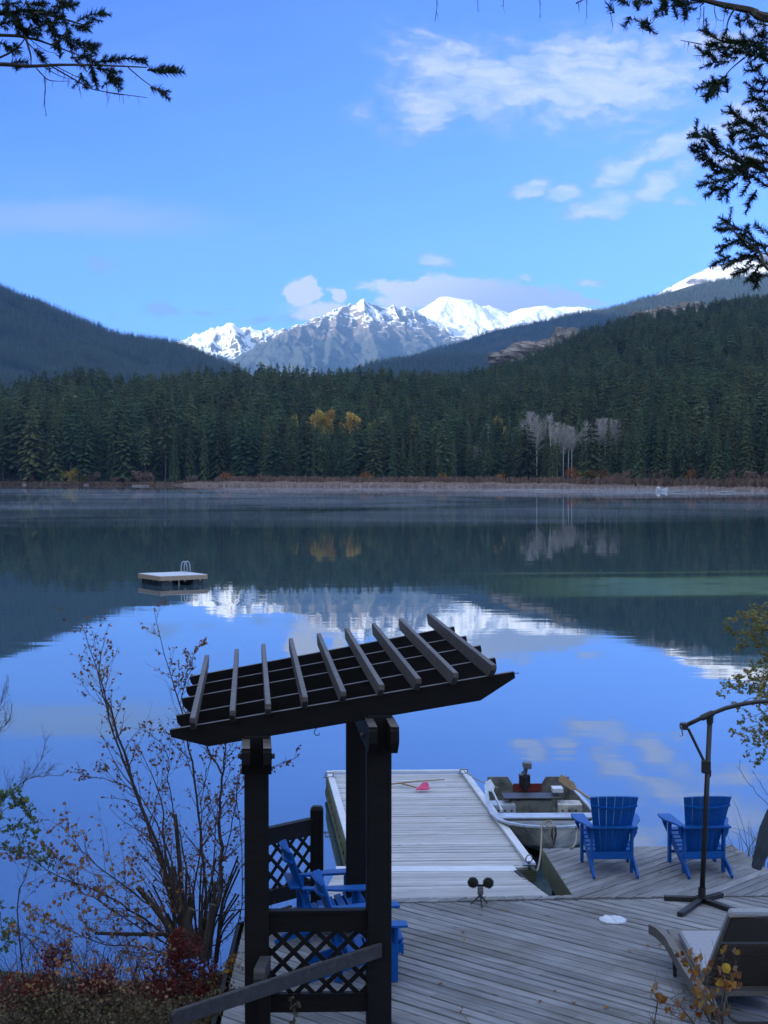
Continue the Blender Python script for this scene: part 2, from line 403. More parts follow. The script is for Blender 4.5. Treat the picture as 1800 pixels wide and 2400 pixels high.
M_leaftan = leafy('tan_maple_leaf', (.36, .21, .12), (.25, .14, .085), (.40, .27, .10), 3, rnd=.1, trans=.3)
M_leafred = leafy('dark_red_leaf', (.13, .024, .026), (.18, .045, .03), (.09, .03, .028), 3.5, rnd=.1, trans=.25)
M_leafgold = leafy('golden_dry_leaf', (.50, .27, .04), (.34, .16, .035), (.20, .075, .03), 7, rnd=.35, hue=.03, trans=.3)
M_leafgrn = leafy('small_green_leaf', (.10, .15, .07), (.13, .18, .07), (.22, .23, .09), 3, rnd=.1, trans=.3)
M_leafol = leafy('olive_willow_leaf', (.27, .24, .09), (.36, .27, .10), (.19, .20, .08), 3, rnd=.1, trans=.35)
M_leafdun = leafy('dun_dry_leaf', (.14, .10, .065), (.07, .052, .035), (.16, .15, .07), 3, rnd=.1, trans=.2)
M_grass = leafy('dry_sedge', (.10, .10, .06), (.16, .13, .08), None, 3, rnd=.1, trans=.2)
M_soil = simple('leaf_litter_soil', (.05, .036, .026), (.085, .06, .035), 7, .95, bump=1, bdist=.04, patch=(.035, .04, .018), patch_scale=2)
M_shore = simple('shore_earth', (.075, .06, .045), (.12, .095, .07), .4, .95, patch=(.05, .055, .03), patch_scale=.1)
M_log = simple('bleached_driftwood', (.42, .39, .37), (.28, .25, .23), 2, .8, rnd=.15)
M_boatw = simple('far_white_hull', (.75, .76, .8), (.7, .7, .72), 2, .4)
# ================================================================== TERRAIN
def grid_obj(name, X, Yg, Z, mat, smooth=True, kind='structure'):
    ny, nx = X.shape
    V = np.stack([X.ravel(), Yg.ravel(), Z.ravel()], 1)
    idx = np.arange(ny * nx).reshape(ny, nx)
    Fq = np.stack([idx[:-1, :-1].ravel(), idx[:-1, 1:].ravel(), idx[1:, 1:].ravel(), idx[1:, :-1].ravel()], 1)
    o = bpy.data.objects.new(name, np_mesh(name, V, Fq, mat, smooth)); COL.objects.link(o); o['kind'] = kind
    return o
def sm(t): t = np.clip(t, 0, 1); return t * t * (3 - 2 * t)

# ground sheet to the horizon
_gm = simple('valley_ground', (.035, .042, .03), (.055, .055, .04), .01, .95)
_g = MB(); _g.add([(-6650, -3650, -6), (3650, -3650, -6), (3650, 14850, -6), (-6650, 14850, -6)], [(0, 1, 2, 3)])
tag(_g.build('ground', _gm), kind='structure')

# --- water
mw, t, b, o = new_mat('lake_water')
gp = t.node('ShaderNodeNewGeometry').outputs['Position']
b.inputs['Roughness'].default_value = 0.008; b.inputs['IOR'].default_value = 3.5
r1 = t.noise(t.mapping(gp, scale=(.10, .30, 1)), 1.0, 3, .55, .3)
r2 = t.noise(t.mapping(gp, scale=(1.1, 2.6, 1)), 1.0, 4, .6, .4)
patchy = t.remap(t.noise(t.mapping(gp, scale=(.016, .034, 1)), 1.0, 3, .6), .42, .62)
h = t.math('ADD', t.math('MULTIPLY', r1, .55), t.math('MULTIPLY', t.math('MULTIPLY', r2, .04), t.math('MULTIPLY_ADD', patchy, .8, .45)))
bn = t.node('ShaderNodeBump'); t.put(bn.inputs['Height'], h); bn.inputs['Strength'].default_value = 1; bn.inputs['Distance'].default_value = .009
t.l.new(bn.outputs[0], b.inputs['Normal'])
# a mat of green algae lying on the shallows, and its thin outer line
sx = t.node('ShaderNodeSeparateXYZ'); t.put(sx.inputs[0], gp)
an = t.noise(t.mapping(gp, scale=(.12, .16, 1)), 1.0, 4, .6, .5)
an2 = t.noise(t.mapping(gp, scale=(.55, 1.1, 1)), 1.0, 4, .65, .3)
def band(y0, wdt, x0, soft):
    dy = t.math('ABSOLUTE', t.math('SUBTRACT', t.math('ADD', sx.outputs[1], t.math('MULTIPLY_ADD', sx.outputs[0], -.12, t.math('MULTIPLY', an, 2.0))), y0))
    m = t.remap(dy, wdt, wdt + soft, 1, 0)
    return t.math('MULTIPLY', m, t.remap(sx.outputs[0], x0, x0 + 10, 0, 1))
main_b = t.math('MULTIPLY', band(71.0, 4.6, 3.0, 2.6), t.remap(an2, .30, .46, .25, 1))
line_b = t.math('MULTIPLY', band(80.2, .35, 0.0, .7), .7)
alg = t.math('MULTIPLY', t.math('MAXIMUM', main_b, line_b), .85)
t.put(b.inputs['Base Color'], t.mix(alg, (.036, .073, .10), (.13, .24, .08)))
t.put(b.inputs['Roughness'], t.math('MULTIPLY_ADD', alg, .12, .008))
t.put(b.inputs['Specular IOR Level'], t.math('MULTIPLY_ADD', alg, -.28, .5))
_w = MB()
xs = [-1500, -400, -60, 0, 60, 400, 1500]; ys_ = [-60, 10, 60, 200, 450, 900]
for y in ys_:
    for x in xs: _w.v.append((x, y, 0.0))
for j in range(len(ys_) - 1):
    for i in range(len(xs) - 1):
        a = j * len(xs) + i; _w.f.append((a, a + 1, a + 1 + len(xs), a + len(xs))); _w.mi.append(0)
tag(_w.build('lake_water', mw), kind='structure')

# --- forested hillside across the lake
SX_ = [-700, -300, -143, -70, -40, -10, 30, 60, 97, 200, 700]; SY_ = [650, 600, 571, 545, 520, 502, 490, 450, 398, 372, 330]
MX_ = [-300, -143, -85, -60, -20, 30, 60, 97, 300]; MY_ = [3, 3, 6, 20, 28, 28, 24, 18, 18]
def yshore(x): return np.interp(x, SX_, SY_)
def marsh(x): return np.interp(x, MX_, MY_)      # width of the reed flat before the trees
CR_U = [(-400, 200), (0, 196), (163, 226), (325, 212), (466, 228), (651, 221), (803, 228), (933, 232), (1085, 240), (1177, 262), (1280, 300), (1410, 352), (1519, 376), (1627, 398), (1800, 418), (2300, 470)]
CR_u = np.array([(a - 900) / F for a, b_ in CR_U]); CR_d = np.array([b_ / F for a, b_ in CR_U])
def crest_y(u): return np.interp(u, [-.3, 0, .06, .12, .25, .5], [820, 860, 1000, 1300, 1500, 1600])
def zland(x, y):
    u = x / y
    s = y - yshore(x); mw_ = marsh(x)
    yc = crest_y(u); zc = CAMH + yc * np.interp(u, CR_u, CR_d) - np.interp(u, [0, .05, .12, .25], [21, 23, 27, 29])
    s0 = yshore(x) + mw_
    t_ = (y - s0) / (yc - s0)
    tt = np.clip(t_, 0, 1)
    hill = zc * (0.45 * tt + 0.55 * tt * tt * (3 - 2 * tt))
    hill = hill + np.clip(tt * 4, 0, 1) * np.clip((1 - tt) * 4, 0, 1) * (fbm(x / 120, y / 120, 5) * 9) 
    back = np.clip(t_ - 1, 0, 2); hill = hill - back * back * zc * 1.2 - back * 12
    z = np.where(s < 0, np.clip(s * .12, -3, 0) - .05, np.clip(s * .12, 0, .55)) + np.where(t_ > 0, hill, 0)
    return np.maximum(z, -5)
uu = np.linspace(-.62, .62, 300); vv = np.concatenate([np.linspace(320, 700, 150), np.linspace(705, 2400, 150)])
U, V_ = np.meshgrid(uu, vv); X = U * V_; Z = zland(X, V_)
m_hill = simple('forest_floor', (.045, .04, .028), (.075, .06, .042), .05, .95, patch=(.17, .125, .10), patch_scale=.012)
grid_obj('forest_hillside', X, V_, Z, m_hill)

# --- farther hills from their skylines
def dpx(lst): return [(a * 1.085, b_ * 1.085) for a, b_ in lst]
def skyline_hill(name, prof, y0, yc, depth_back, mat, sub, seed, rough=30, nx=240, ny=110, ymin=None):
    pr = sorted(dpx(prof)); 
    xs_ = np.array([(a - 900) / F * yc for a, b_ in pr]); zs = np.array([CAMH + yc * (1102 - b_) / F - sub for a, b_ in pr])
    x = np.linspace(xs_[0], xs_[-1], nx); y = np.linspace(y0, yc + depth_back, ny); X, Yg = np.meshgrid(x, y)
    # points before the crest use the crest height seen in the same direction of the valley
    zc = np.interp(X, xs_, zs)
    t_ = (Yg - y0) / (yc - y0); tt = np.clip(t_, 0, 1)
    n = fbm(X / 420, Yg / 420, seed, 5) * rough * 2 + (ridged(X / 260, Yg / 700, seed + 9, 4) - .6) * rough * 2.2
    Z = zc * (0.8 * tt + .2 * sm(tt)) + n * np.clip(tt * 3, 0, 1) * np.clip((1 - tt) * 3.5, 0, 1)
    back = np.clip(t_ - 1, 0, None); Z = Z - back * zc * 1.4
    Z = np.maximum(Z, -5)
    o_ = grid_obj(name, X, Yg, Z, mat)
    return X, Yg, Z, x, y
def forest_mat(name, c1, c2, rock=None, rk=(.6, .7), snow=None, scale=.004, rsc=.006):
    m, t, b, o = new_mat(name)
    gp = t.node('ShaderNodeNewGeometry').outputs['Position']
    n = t.noise(gp, scale, 6, .65); n2 = t.noise(gp, .09, 4, .7)
    c = t.mix(t.remap(n, .4, .62), c1, c2)
    c = t.mix(t.remap(n2, .35, .7, 0, .55), c, tuple(x * .45 for x in c1))
    if rock:
        rn = t.noise(gp, rsc, 5, .6, .5); c = t.mix(t.remap(rn, *rk), c, rock)
    if snow:
        z = t.node('ShaderNodeSeparateXYZ'); t.put(z.inputs[0], gp)
        sn = t.math('ADD', z.outputs[2], t.math('MULTIPLY', t.noise(gp, .012, 5, .7), 260))
        c = t.mix(t.remap(sn, snow, snow + 60), c, (.8, .82, .86))
    t.put(b.inputs['Base Color'], c); b.inputs['Roughness'].default_value = .95; b.inputs['Specular IOR Level'].default_value = .1
    bn = t.node('ShaderNodeBump'); t.put(bn.inputs['Height'], n2); bn.inputs['Strength'].default_value = 1; bn.inputs['Distance'].default_value = 14
    t.l.new(bn.outputs[0], b.inputs['Normal'])
    return m
m_lh = forest_mat('left_hill_forest_floor', (.020, .030, .022), (.034, .045, .028), rock=(.09, .075, .06), rk=(.66, .74))
m_rr = forest_mat('far_ridge_forest_floor', (.026, .036, .026), (.055, .058, .038), rock=(.15, .11, .085), rk=(.585, .68), snow=None)
m_lo = forest_mat('low_ridge_forest_floor', (.018, .028, .022), (.032, .042, .03), rock=(.18, .12, .07), rk=(.66, .70), rsc=.009)
LH = skyline_hill('left_hill', [(-700, 420), (-300, 480), (-60, 585), (0, 612), (50, 636), (100, 652), (150, 674), (200, 696), (250, 712), (300, 726), (340, 730), (380, 737), (420, 750), (450, 765), (490, 781), (520, 796), (560, 826), (600, 860)],
                  2500, 3900, 900, m_lh, 17, 21, 26)
RR = skyline_hill('far_ridge', [(700, 830), (860, 775), (940, 748), (1000, 731), (1040, 716), (1080, 704), (1160, 690), (1240, 671), (1300, 663), (1345, 652), (1380, 640), (1450, 622), (1500, 606), (1560, 597), (1600, 590), (1659, 583), (1900, 540), (2300, 470)],
                  4300, 6000, 1300, m_rr, 13, 41, 45)
LO = skyline_hill('low_ridge', [(640, 850), (700, 822), (750, 797), (780, 782), (820, 770), (860, 765), (900, 763), (950, 757), (1000, 754), (1050, 756), (1100, 758), (1180, 766), (1260, 790), (1400, 820)],
                  3300, 4300, 700, m_lo, 15, 61, 20, nx=160, ny=70)

# --- snow mountains
def Mp(dx, dy, D): return (((dx * 1.085) - 900) / F * D, D, CAMH + D * (1102 - dy * 1.085) / F)
RIDGES = [
 (.62, [(330, 760, 13200), (385, 736, 12900), (430, 728, 12700), (470, 709, 12600), (500, 700, 12600), (530, 702, 12600), (550, 716, 12700), (572, 714, 12700), (582, 711, 12700), (600, 718, 12800), (650, 702, 12900), (690, 700, 12900)]),
 (.66, [(500, 815, 10300), (530, 790, 10500), (560, 764, 10800), (600, 736, 11000), (630, 716, 11200), (655, 705, 11300), (680, 694, 11500), (700, 686, 11600), (715, 676, 11700), (730, 668, 11800), (760, 660, 12000), (772, 656, 12000), (785, 647, 12050), (797, 657, 12100), (815, 664, 12150), (832, 664, 12200), (850, 660, 12250), (870, 662, 12300), (892, 668, 12350), (905, 676, 12500), (930, 705, 12700)]),
 (.50, [(890, 690, 13200), (915, 668, 13300), (932, 655, 13300), (948, 645, 13350), (966, 641, 13400), (980, 646, 13400), (990, 655, 13450), (1010, 667, 13500), (1030, 665, 13500), (1055, 661, 13500), (1078, 669, 13500), (1100, 676, 13500), (1125, 668, 13500), (1150, 664, 13500), (1178, 661, 13500), (1196, 668, 13500), (1215, 664, 13500), (1245, 663, 13500), (1330, 672, 13500), (1450, 690, 13500)]),
 (.75, [(785, 650, 12000), (790, 690, 11600), (806, 730, 11200), (818, 765, 10800), (830, 810, 10300)]),
 (.75, [(735, 668, 11800), (722, 705, 11400), (716, 745, 11000), (708, 790, 10500)]),
 (.75, [(655, 706, 11300), (648, 745, 10900), (660, 790, 10400)]),
 (.8, [(700, 687, 11600), (676, 740, 11050), (682, 800, 10300)]),
 (.8, [(850, 662, 12200), (866, 700, 11900), (880, 735, 11600), (892, 775, 11200)]),
 (.8, [(892, 670, 12300), (906, 710, 12000), (925, 742, 11700)]),
 (.75, [(500, 702, 12500), (512, 740, 12000), (530, 775, 11500)]),
 (.75, [(470, 712, 12500), (452, 750, 12000), (480, 790, 11400)]),
 (.75, [(560, 716, 12600), (575, 745, 12200), (590, 770, 11800)]),
 (.62, [(966, 643, 13300), (955, 668, 13050), (935, 700, 12800)]),
 (.5, [(1055, 663, 13400), (1020, 692, 13000), (985, 722, 12500), (940, 748, 12000)]),
 (.5, [(1178, 662, 13400), (1120, 694, 12900), (1060, 722, 12300), (990, 752, 11700)]),
 (.7, [(990, 656, 13400), (1000, 682, 13100), (1005, 705, 12800)]),
]
gx = np.linspace(-2100, 2500, 620); gy = np.linspace(9600, 14600, 420); GX, GY = np.meshgrid(gx, gy)
wx = GX + fbm(GX / 380, GY / 380, 3, 4) * 120 + fbm(GX / 90, GY / 90, 4, 3) * 26
wy = GY + fbm(GX / 380, GY / 380, 13, 4) * 120
def blend_pin(GX):  # crests stay where surveyed
    return GX
GZ = np.full(GX.shape, 120.0)
for slope, pts in RIDGES:
    pw = [Mp(*p_) for p_ in pts]
    for (x0, y0, z0), (x1, y1, z1) in zip(pw[:-1], pw[1:]):
        dx, dy = x1 - x0, y1 - y0; L2 = dx * dx + dy * dy
        tq = np.clip(((GX - x0) * dx + (GY - y0) * dy) / L2, 0, 1)
        d0 = np.hypot(GX - (x0 + tq * dx), GY - (y0 + tq * dy))
        tw = np.clip(((wx - x0) * dx + (wy - y0) * dy) / L2, 0, 1)
        d1 = np.hypot(wx - (x0 + tw * dx), wy - (y0 + tw * dy))
        k = np.clip(d0 / 160, 0, 1); d = d0 * (1 - k) + d1 * k
        z = z0 + (z1 - z0) * tq - slope * d * (1 - .00012 * d)
        GZ = np.maximum(GZ, z)
gul = ridged(GX / 150 + fbm(GX / 300, GY / 300, 8, 3) * 1.2, GY / 420, 77, 5, .55)
bigd = np.clip((1500 - GZ) / 500, 0, 1)
smooth_side = np.clip((GX - 330) / 300, 0, 1) * np.clip((GY - 12500) / 500, 0, 1)
GZ = GZ + (gul - .62) * 95 * np.clip(bigd + .12, 0, 1) * (1 - .35 * smooth_side) + fbm(GX / 55, GY / 55, 90, 4) * 16 * (1 - .5 * smooth_side)
mm, t, b, o = new_mat('snow_mountain_rock')
geo = t.node('ShaderNodeNewGeometry'); gp = geo.outputs['Position']
zz = t.node('ShaderNodeSeparateXYZ'); t.put(zz.inputs[0], gp)
nz = t.node('ShaderNodeSeparateXYZ'); t.put(nz.inputs[0], geo.outputs['Normal'])
strata = t.noise(t.mapping(gp, rot=(0, .35, 0), scale=(.0028, .0028, .02)), 1.0, 6, .65, .4)
n1 = t.noise(gp, .0045, 6, .65); n2 = t.noise(t.mapping(gp, scale=(.02, .006, .010)), 1.0, 6, .7)
rock = t.mix(t.remap(strata, .35, .65), (.14, .115, .10), (.27, .225, .19))
rock = t.mix(t.remap(n1, .45, .7), rock, (.19, .15, .12))
# forest skirts low down, carried higher to paint shade on the lower slopes
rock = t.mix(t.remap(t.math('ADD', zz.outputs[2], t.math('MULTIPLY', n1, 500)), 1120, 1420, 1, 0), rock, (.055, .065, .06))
cover = t.math('ADD', t.math('MULTIPLY', t.remap(zz.outputs[2], 560, 1250, 0, 1, False), .85), t.math('MULTIPLY', n2, .8))
cover = t.math('ADD', cover, t.math('MULTIPLY', nz.outputs[2], 1.15))
east = t.math('MULTIPLY', t.remap(zz.outputs[0], 250, 650), t.remap(zz.outputs[1], 12000, 12900)); east = t.math('MULTIPLY', east, .66)
west = t.math('MULTIPLY', t.remap(zz.outputs[0], -850, -1100), .36)
cover = t.math('ADD', cover, t.math('ADD', east, west))
sn = t.remap(cover, 2.03, 2.18)
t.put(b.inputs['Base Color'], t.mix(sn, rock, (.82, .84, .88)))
b.inputs['Roughness'].default_value = .9; b.inputs['Specular IOR Level'].default_value = .15
bn = t.node('ShaderNodeBump'); t.put(bn.inputs['Height'], n2); bn.inputs['Strength'].default_value = .8; bn.inputs['Distance'].default_value = 22
t.l.new(bn.outputs[0], b.inputs['Normal'])
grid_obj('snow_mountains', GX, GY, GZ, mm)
# snowy shoulder behind the far ridge at the right
SH = skyline_hill('snow_shoulder', [(1380, 660), (1440, 622), (1475, 604), (1500, 592), (1530, 578), (1560, 571), (1600, 560), (1659, 545), (1800, 520), (2000, 560)],
             7600, 8800, 900, forest_mat('shoulder_rock', (.10, .09, .085), (.16, .14, .13), rock=(.8, .82, .86), rk=(.40, .50), rsc=.006), 0, 71, 40, nx=160, ny=80)
# unseen ridge added west of the valley, its height shaped to shade the lake
yy = np.linspace(-3500, 7000, 150); xx = np.linspace(-4900, -1100, 70); RX, RY = np.meshgrid(xx, yy)
top = np.interp(RY, [-3500, 0, 1500, 5000, 7000], [1650, 1700, 1960, 1950, 600]) + fbm(RY / 700, RY * 0, 5, 3) * 40
RZ = top * np.clip(1 - np.abs(RX + 2900) / 1700, 0, 1) ** 1.05 + fbm(RX / 300, RY / 300, 31, 4) * 30
grid_obj('shading_ridge', RX, RY, np.maximum(RZ, -5), m_lh)
# wooded slope behind the camera, on which the house stands
yy = np.linspace(-900, -14, 60); xx = np.linspace(-900, 900, 70); RX, RY = np.meshgrid(xx, yy)
grid_obj('slope_behind', RX, RY, 3.4 + (-RY) * .16 + fbm(RX / 60, RY / 60, 8, 3) * 3 * np.clip(-RY / 60, 0, 1), m_hill)

# ================================================================== TREES ACROSS THE LAKE
def conifer(seed, h, rad, whorls, per, base=.1, narrow=1.0, irregular=.2, fingers=4, droop=.35, top_round=0.0):
    """returns (trunk MB, crown MB); a crown of drooping boughs, each a spray of flat fingers"""
    rg = random.Random(seed); tr = MB(); cr = MB()
    lean = (rg.uniform(-.01, .01) * h, rg.uniform(-.01, .01) * h)
    tr.tube([(0, 0, -.6), (lean[0] * .3, lean[1] * .3, h * .4), (lean[0], lean[1], h * .97)], [h * .011, h * .008, h * .001], 5, False)
    for wv in range(whorls):
        f = wv / (whorls - 1.0); z0 = h * (base + (1 - base) * (f ** .92))
        prof = (1 - f) ** narrow
        if top_round: prof = prof * (1 - top_round) + top_round * math.sqrt(max(0, 1 - f * f)) * (0.55 + .45 * min(1, f * 3))
        r = rad * h * (prof + .025)
        k = max(3, int(per * (0.6 + .4 * (1 - f))))
        a0 = rg.random() * 6.28; sec = 1 + irregular * math.sin(a0 * 3 + wv)
        for j in range(k):
            if rg.random() < irregular * .35: continue
            a = a0 + 6.283 * j / k + rg.uniform(-.25, .25); L = r * rg.uniform(1 - irregular * 1.2, 1 + irregular * .7)
            ca, sa = math.cos(a), math.sin(a); z = z0 + rg.uniform(-.5, .5) * h / whorls
            ox = lean[0] * f; oy = lean[1] * f
            dr = droop * (1.0 - .75 * f) + rg.uniform(-.08, .08)
            def pt(q, sd, dz=0):
                zz_ = z + L * (.10 * math.sin(q * 2.4) - dr * q * q) + dz
                return (ox + ca * L * q - sa * sd, oy + sa * L * q + ca * sd, zz_)
            wd = max(.10 * L, h * .008)
            fg = fingers
            for q in range(fg):
                q0 = .12 + .88 * q / fg; q1 = min(1.0, q0 + .95 / fg + .12)
                ww = wd * (1.9 - 1.1 * q0) * rg.uniform(.8, 1.25) + L * .13 * (1 - q0)
                b_ = len(cr.v)
                tilt = -abs(ww) * rg.uniform(.25, .8)
                cr.v.extend([pt(q0, 0, h * .003), pt(q1, ww, tilt), pt(q1, -ww, tilt), pt(min(1.1, q1 + .12), 0, -.02 * L)])
                cr.f.extend([(b_, b_ + 3, b_ + 1), (b_, b_ + 2, b_ + 3)]); cr.mi.extend([0, 0])
                if q % 2 == 0:
                    hgt = h * .014 * rg.uniform(.6, 1.6)
                    b_ = len(cr.v); cr.v.extend([pt(q0, 0, 0), pt(q1, wd * .3, -hgt * 1.6), pt(q1 + .04, 0, hgt * .3)]); cr.f.append((b_, b_ + 1, b_ + 2)); cr.mi.append(0)
    b_ = len(cr.v)
    for q in range(3):
        a = 2.1 * q; cr.v.extend([(lean[0] + .008 * h * math.cos(a), lean[1] + .008 * h * math.sin(a), h * .94)])
    cr.v.append((lean[0], lean[1], h * 1.01)); cr.f.extend([(b_, b_ + 1, b_ + 3), (b_ + 1, b_ + 2, b_ + 3), (b_ + 2, b_, b_ + 3)]); cr.mi.extend([0] * 3)
    return tr, cr
def joined(tr, cr):
    m = MB(); m.v = list(tr.v); m.f = list(tr.f); m.mi = [1] * len(tr.f)
    n = len(m.v); m.v += cr.v; m.f += [tuple(i + n for i in f) for f in cr.f]; m.mi += [0] * len(cr.f)
    return m
H0 = 20.0
KIND = [ # seed, rad, whorls, per, base, narrow, irregular, fingers, droop, round
    ('spruce_tree', 'slender dark spruce', dict(rad=.125, whorls=30, per=8, base=.05, narrow=.85, irregular=.18, droop=.5)),
    ('spruce_tree', 'narrow ragged spruce', dict(rad=.105, whorls=30, per=7, base=.03, narrow=.7, irregular=.34, droop=.6)),
    ('fir_tree', 'broad green fir', dict(rad=.19, whorls=26, per=9, base=.10, narrow=.8, irregular=.28, droop=.3, top_round=.25)),
    ('fir_tree', 'full round-shouldered fir', dict(rad=.20, whorls=24, per=9, base=.16, narrow=.7, irregular=.4, droop=.22, top_round=.5)),
    ('fir_tree', 'tall bare-trunked fir', dict(rad=.15, whorls=22, per=8, base=.33, narrow=.7, irregular=.42, droop=.3, top_round=.4)),
    ('spruce_tree', 'pointed young spruce', dict(rad=.16, whorls=24, per=9, base=.02, narrow=1.0, irregular=.12, droop=.35)),
]
KM = []   # (trunk mesh, crown mesh, crown mesh olive, joined mesh)
for i, (nm, lab, kw) in enumerate(KIND):
    tr, cr = conifer(11 + i * 7, H0, **kw)
    crm = cr.mesh('conifer_crown', M_con if i not in (2, 5) else M_conb); trm = tr.mesh('conifer_trunk', M_barkfar)
    jm = joined(tr, cr).mesh('conifer', [M_con if i not in (2, 5) else M_conb, M_barkfar])
    KM.append((trm, crm, jm))
LOWK = []
for i in range(3):
    tr, cr = conifer(90 + i, H0, [.17, .2, .14][i], 11, 6, base=.06, narrow=[.8, .65, .8][i], irregular=.3, fingers=2, droop=.3, top_round=[.2, .5, 0][i])
    LOWK.append(joined(tr, cr).mesh('conifer_small', [M_con, M_barkfar]))
rg = random.Random(4)
nrg = np.random.RandomState(7)
# rows of candidates on the hillside
def scatter_hill(step, y0, y1, umax, jitter=.45):
    pts = []
    yv = y0
    out = []
    ys__ = np.arange(y0, y1, step)
    for yv in ys__:
        n = int(2 * umax * yv / step); xv = (np.arange(n) + .5) / n * 2 * umax * yv - umax * yv
        xv = xv + nrg.uniform(-jitter, jitter, n) * step; yq = yv + nrg.uniform(-jitter, jitter, n) * step
        out.append(np.stack([xv, yq], 1))
    return np.concatenate(out)
C = scatter_hill(5.2, 372, 1640, .43)
sx_, sy_ = C[:, 0], C[:, 1]
d_in = sy_ - yshore(sx_) - marsh(sx_)
u_ = sx_ / sy_
keep = d_in > 0
# rock outcrops and clearings high on the right slope
clear = np.zeros(len(C), bool)
zq = zland(sx_, sy_)
pxv = 900 + F * u_; pyv = 1102 - F * (zq - CAMH) / sy_
for (cx_, cy_, rx, ry) in [(1700, 800, 30, 2), (1460, 860, 26, 2), (1560, 900, 20, 1), (1350, 905, 24, 1),(1235, 838, 70, 26), (1330, 812, 44, 22), (1590, 745, 90, 18), (1640, 925, 40, 14), (1585, 940, 34, 12), (1420, 790, 22, 8), (1180, 842, 34, 10)]:
    clear |= ((pxv - cx_) / rx) ** 2 + ((pyv - cy_ - 24) / (ry + 26)) ** 2 < 1
clear &= nrg.rand(len(C)) > .42
keep &= ~clear
for a_, b_ in ((1240, 1264), (1300, 1346), (1370, 1390), (1398, 1452)): keep &= ~((pxv > a_) & (pxv < b_) & (sy_ < 525) & (nrg.rand(len(C)) < .72))
C = C[keep]; d_in = d_in[keep]; pxk = pxv[keep]
order = np.argsort(d_in + nrg.uniform(0, 6, len(C)))
C = C[order]; d_in = d_in[order]; pxk = pxk[order]
inview = (np.abs(C[:, 0] / C[:, 1]) < .262)
idx_front = np.where(inview & (d_in < 26))[0]
TREE_H = lambda x, d: (np.interp(x, [-160, -60, -20, 30, 60, 110], [27, 25, 19, 17, 19, 22]))
side_words = [(-1e9, 'at the far left edge'), (60, 'behind the bright orange bush'), (110, 'behind the yellow left-shore bushes'), (200, 'right of the yellow left-shore bushes'), (300, 'behind the wide tan bush'), (400, 'above the white snag stump'), (500, 'at the left end of the reeds'), (620, 'left of the golden crowns'), (720, 'below the pale yellow crowns'), (800, 'around the golden cottonwood'), (880, 'right of the golden cottonwood'), (980, 'behind the middle reeds'), (1100, 'left of the bare aspens'), (1230, 'among the bare aspens'), (1350, 'behind the brightest orange bush'), (1460, 'behind the white boat'), (1580, 'by the rusty bush at right'), (1680, 'at the right end of the shore')]
def side(px):
    s_ = side_words[0][1]
    for a, b_ in side_words:
        if px > a: s_ = b_
    return s_
front = list(idx_front[:300]); fs = set(front)
n_i = 0
for q, i in enumerate(front):
    x, y = C[i]; z = float(zland(np.array([x]), np.array([y]))[0]); hh = float(TREE_H(x, 0)) * rg.uniform(.72, 1.2)
    left = x < -60
    kk = rg.choices(range(6), [3, 3, 2, 2, 3, 1] if left else [4, 3, 1, 1, 1, 3])[0]
    nm, lab, kw = KIND[kk]; s_ = hh / H0; sxy = s_ * rg.uniform(.72, 1.08)
    if q < 110:
        r = empty(nm, (x, y, z), rg.random() * 6.28); r.scale = (sxy, sxy, s_)
        a = bpy.data.objects.new('trunk', KM[kk][0]); a.parent = r; COL.objects.link(a)
        a = bpy.data.objects.new('crown', KM[kk][1]); a.parent = r; COL.objects.link(a)
    else:
        r = bpy.data.objects.new(nm, KM[kk][2]); COL.objects.link(r); r.location = (x, y, z); r.rotation_euler = (0, 0, rg.random() * 6.28); r.scale = (sxy, sxy, s_)
    row = 'in front' if d_in[i] < 7 else ('second row' if d_in[i] < 15 else 'third row')
    tall = '' if lab.startswith('tall') else 'very tall ' if hh > 28 else 'tall ' if hh > 23 else ('short ' if hh < 16 else ('middling ' if hh < 19 else ''))
    tag(r, '%s%s, %s, %s' % (tall, lab.replace('a bare lower trunk', 'bare trunk'), row, side(pxk[i])), 'conifer', 'conifers in the front rows across the lake')

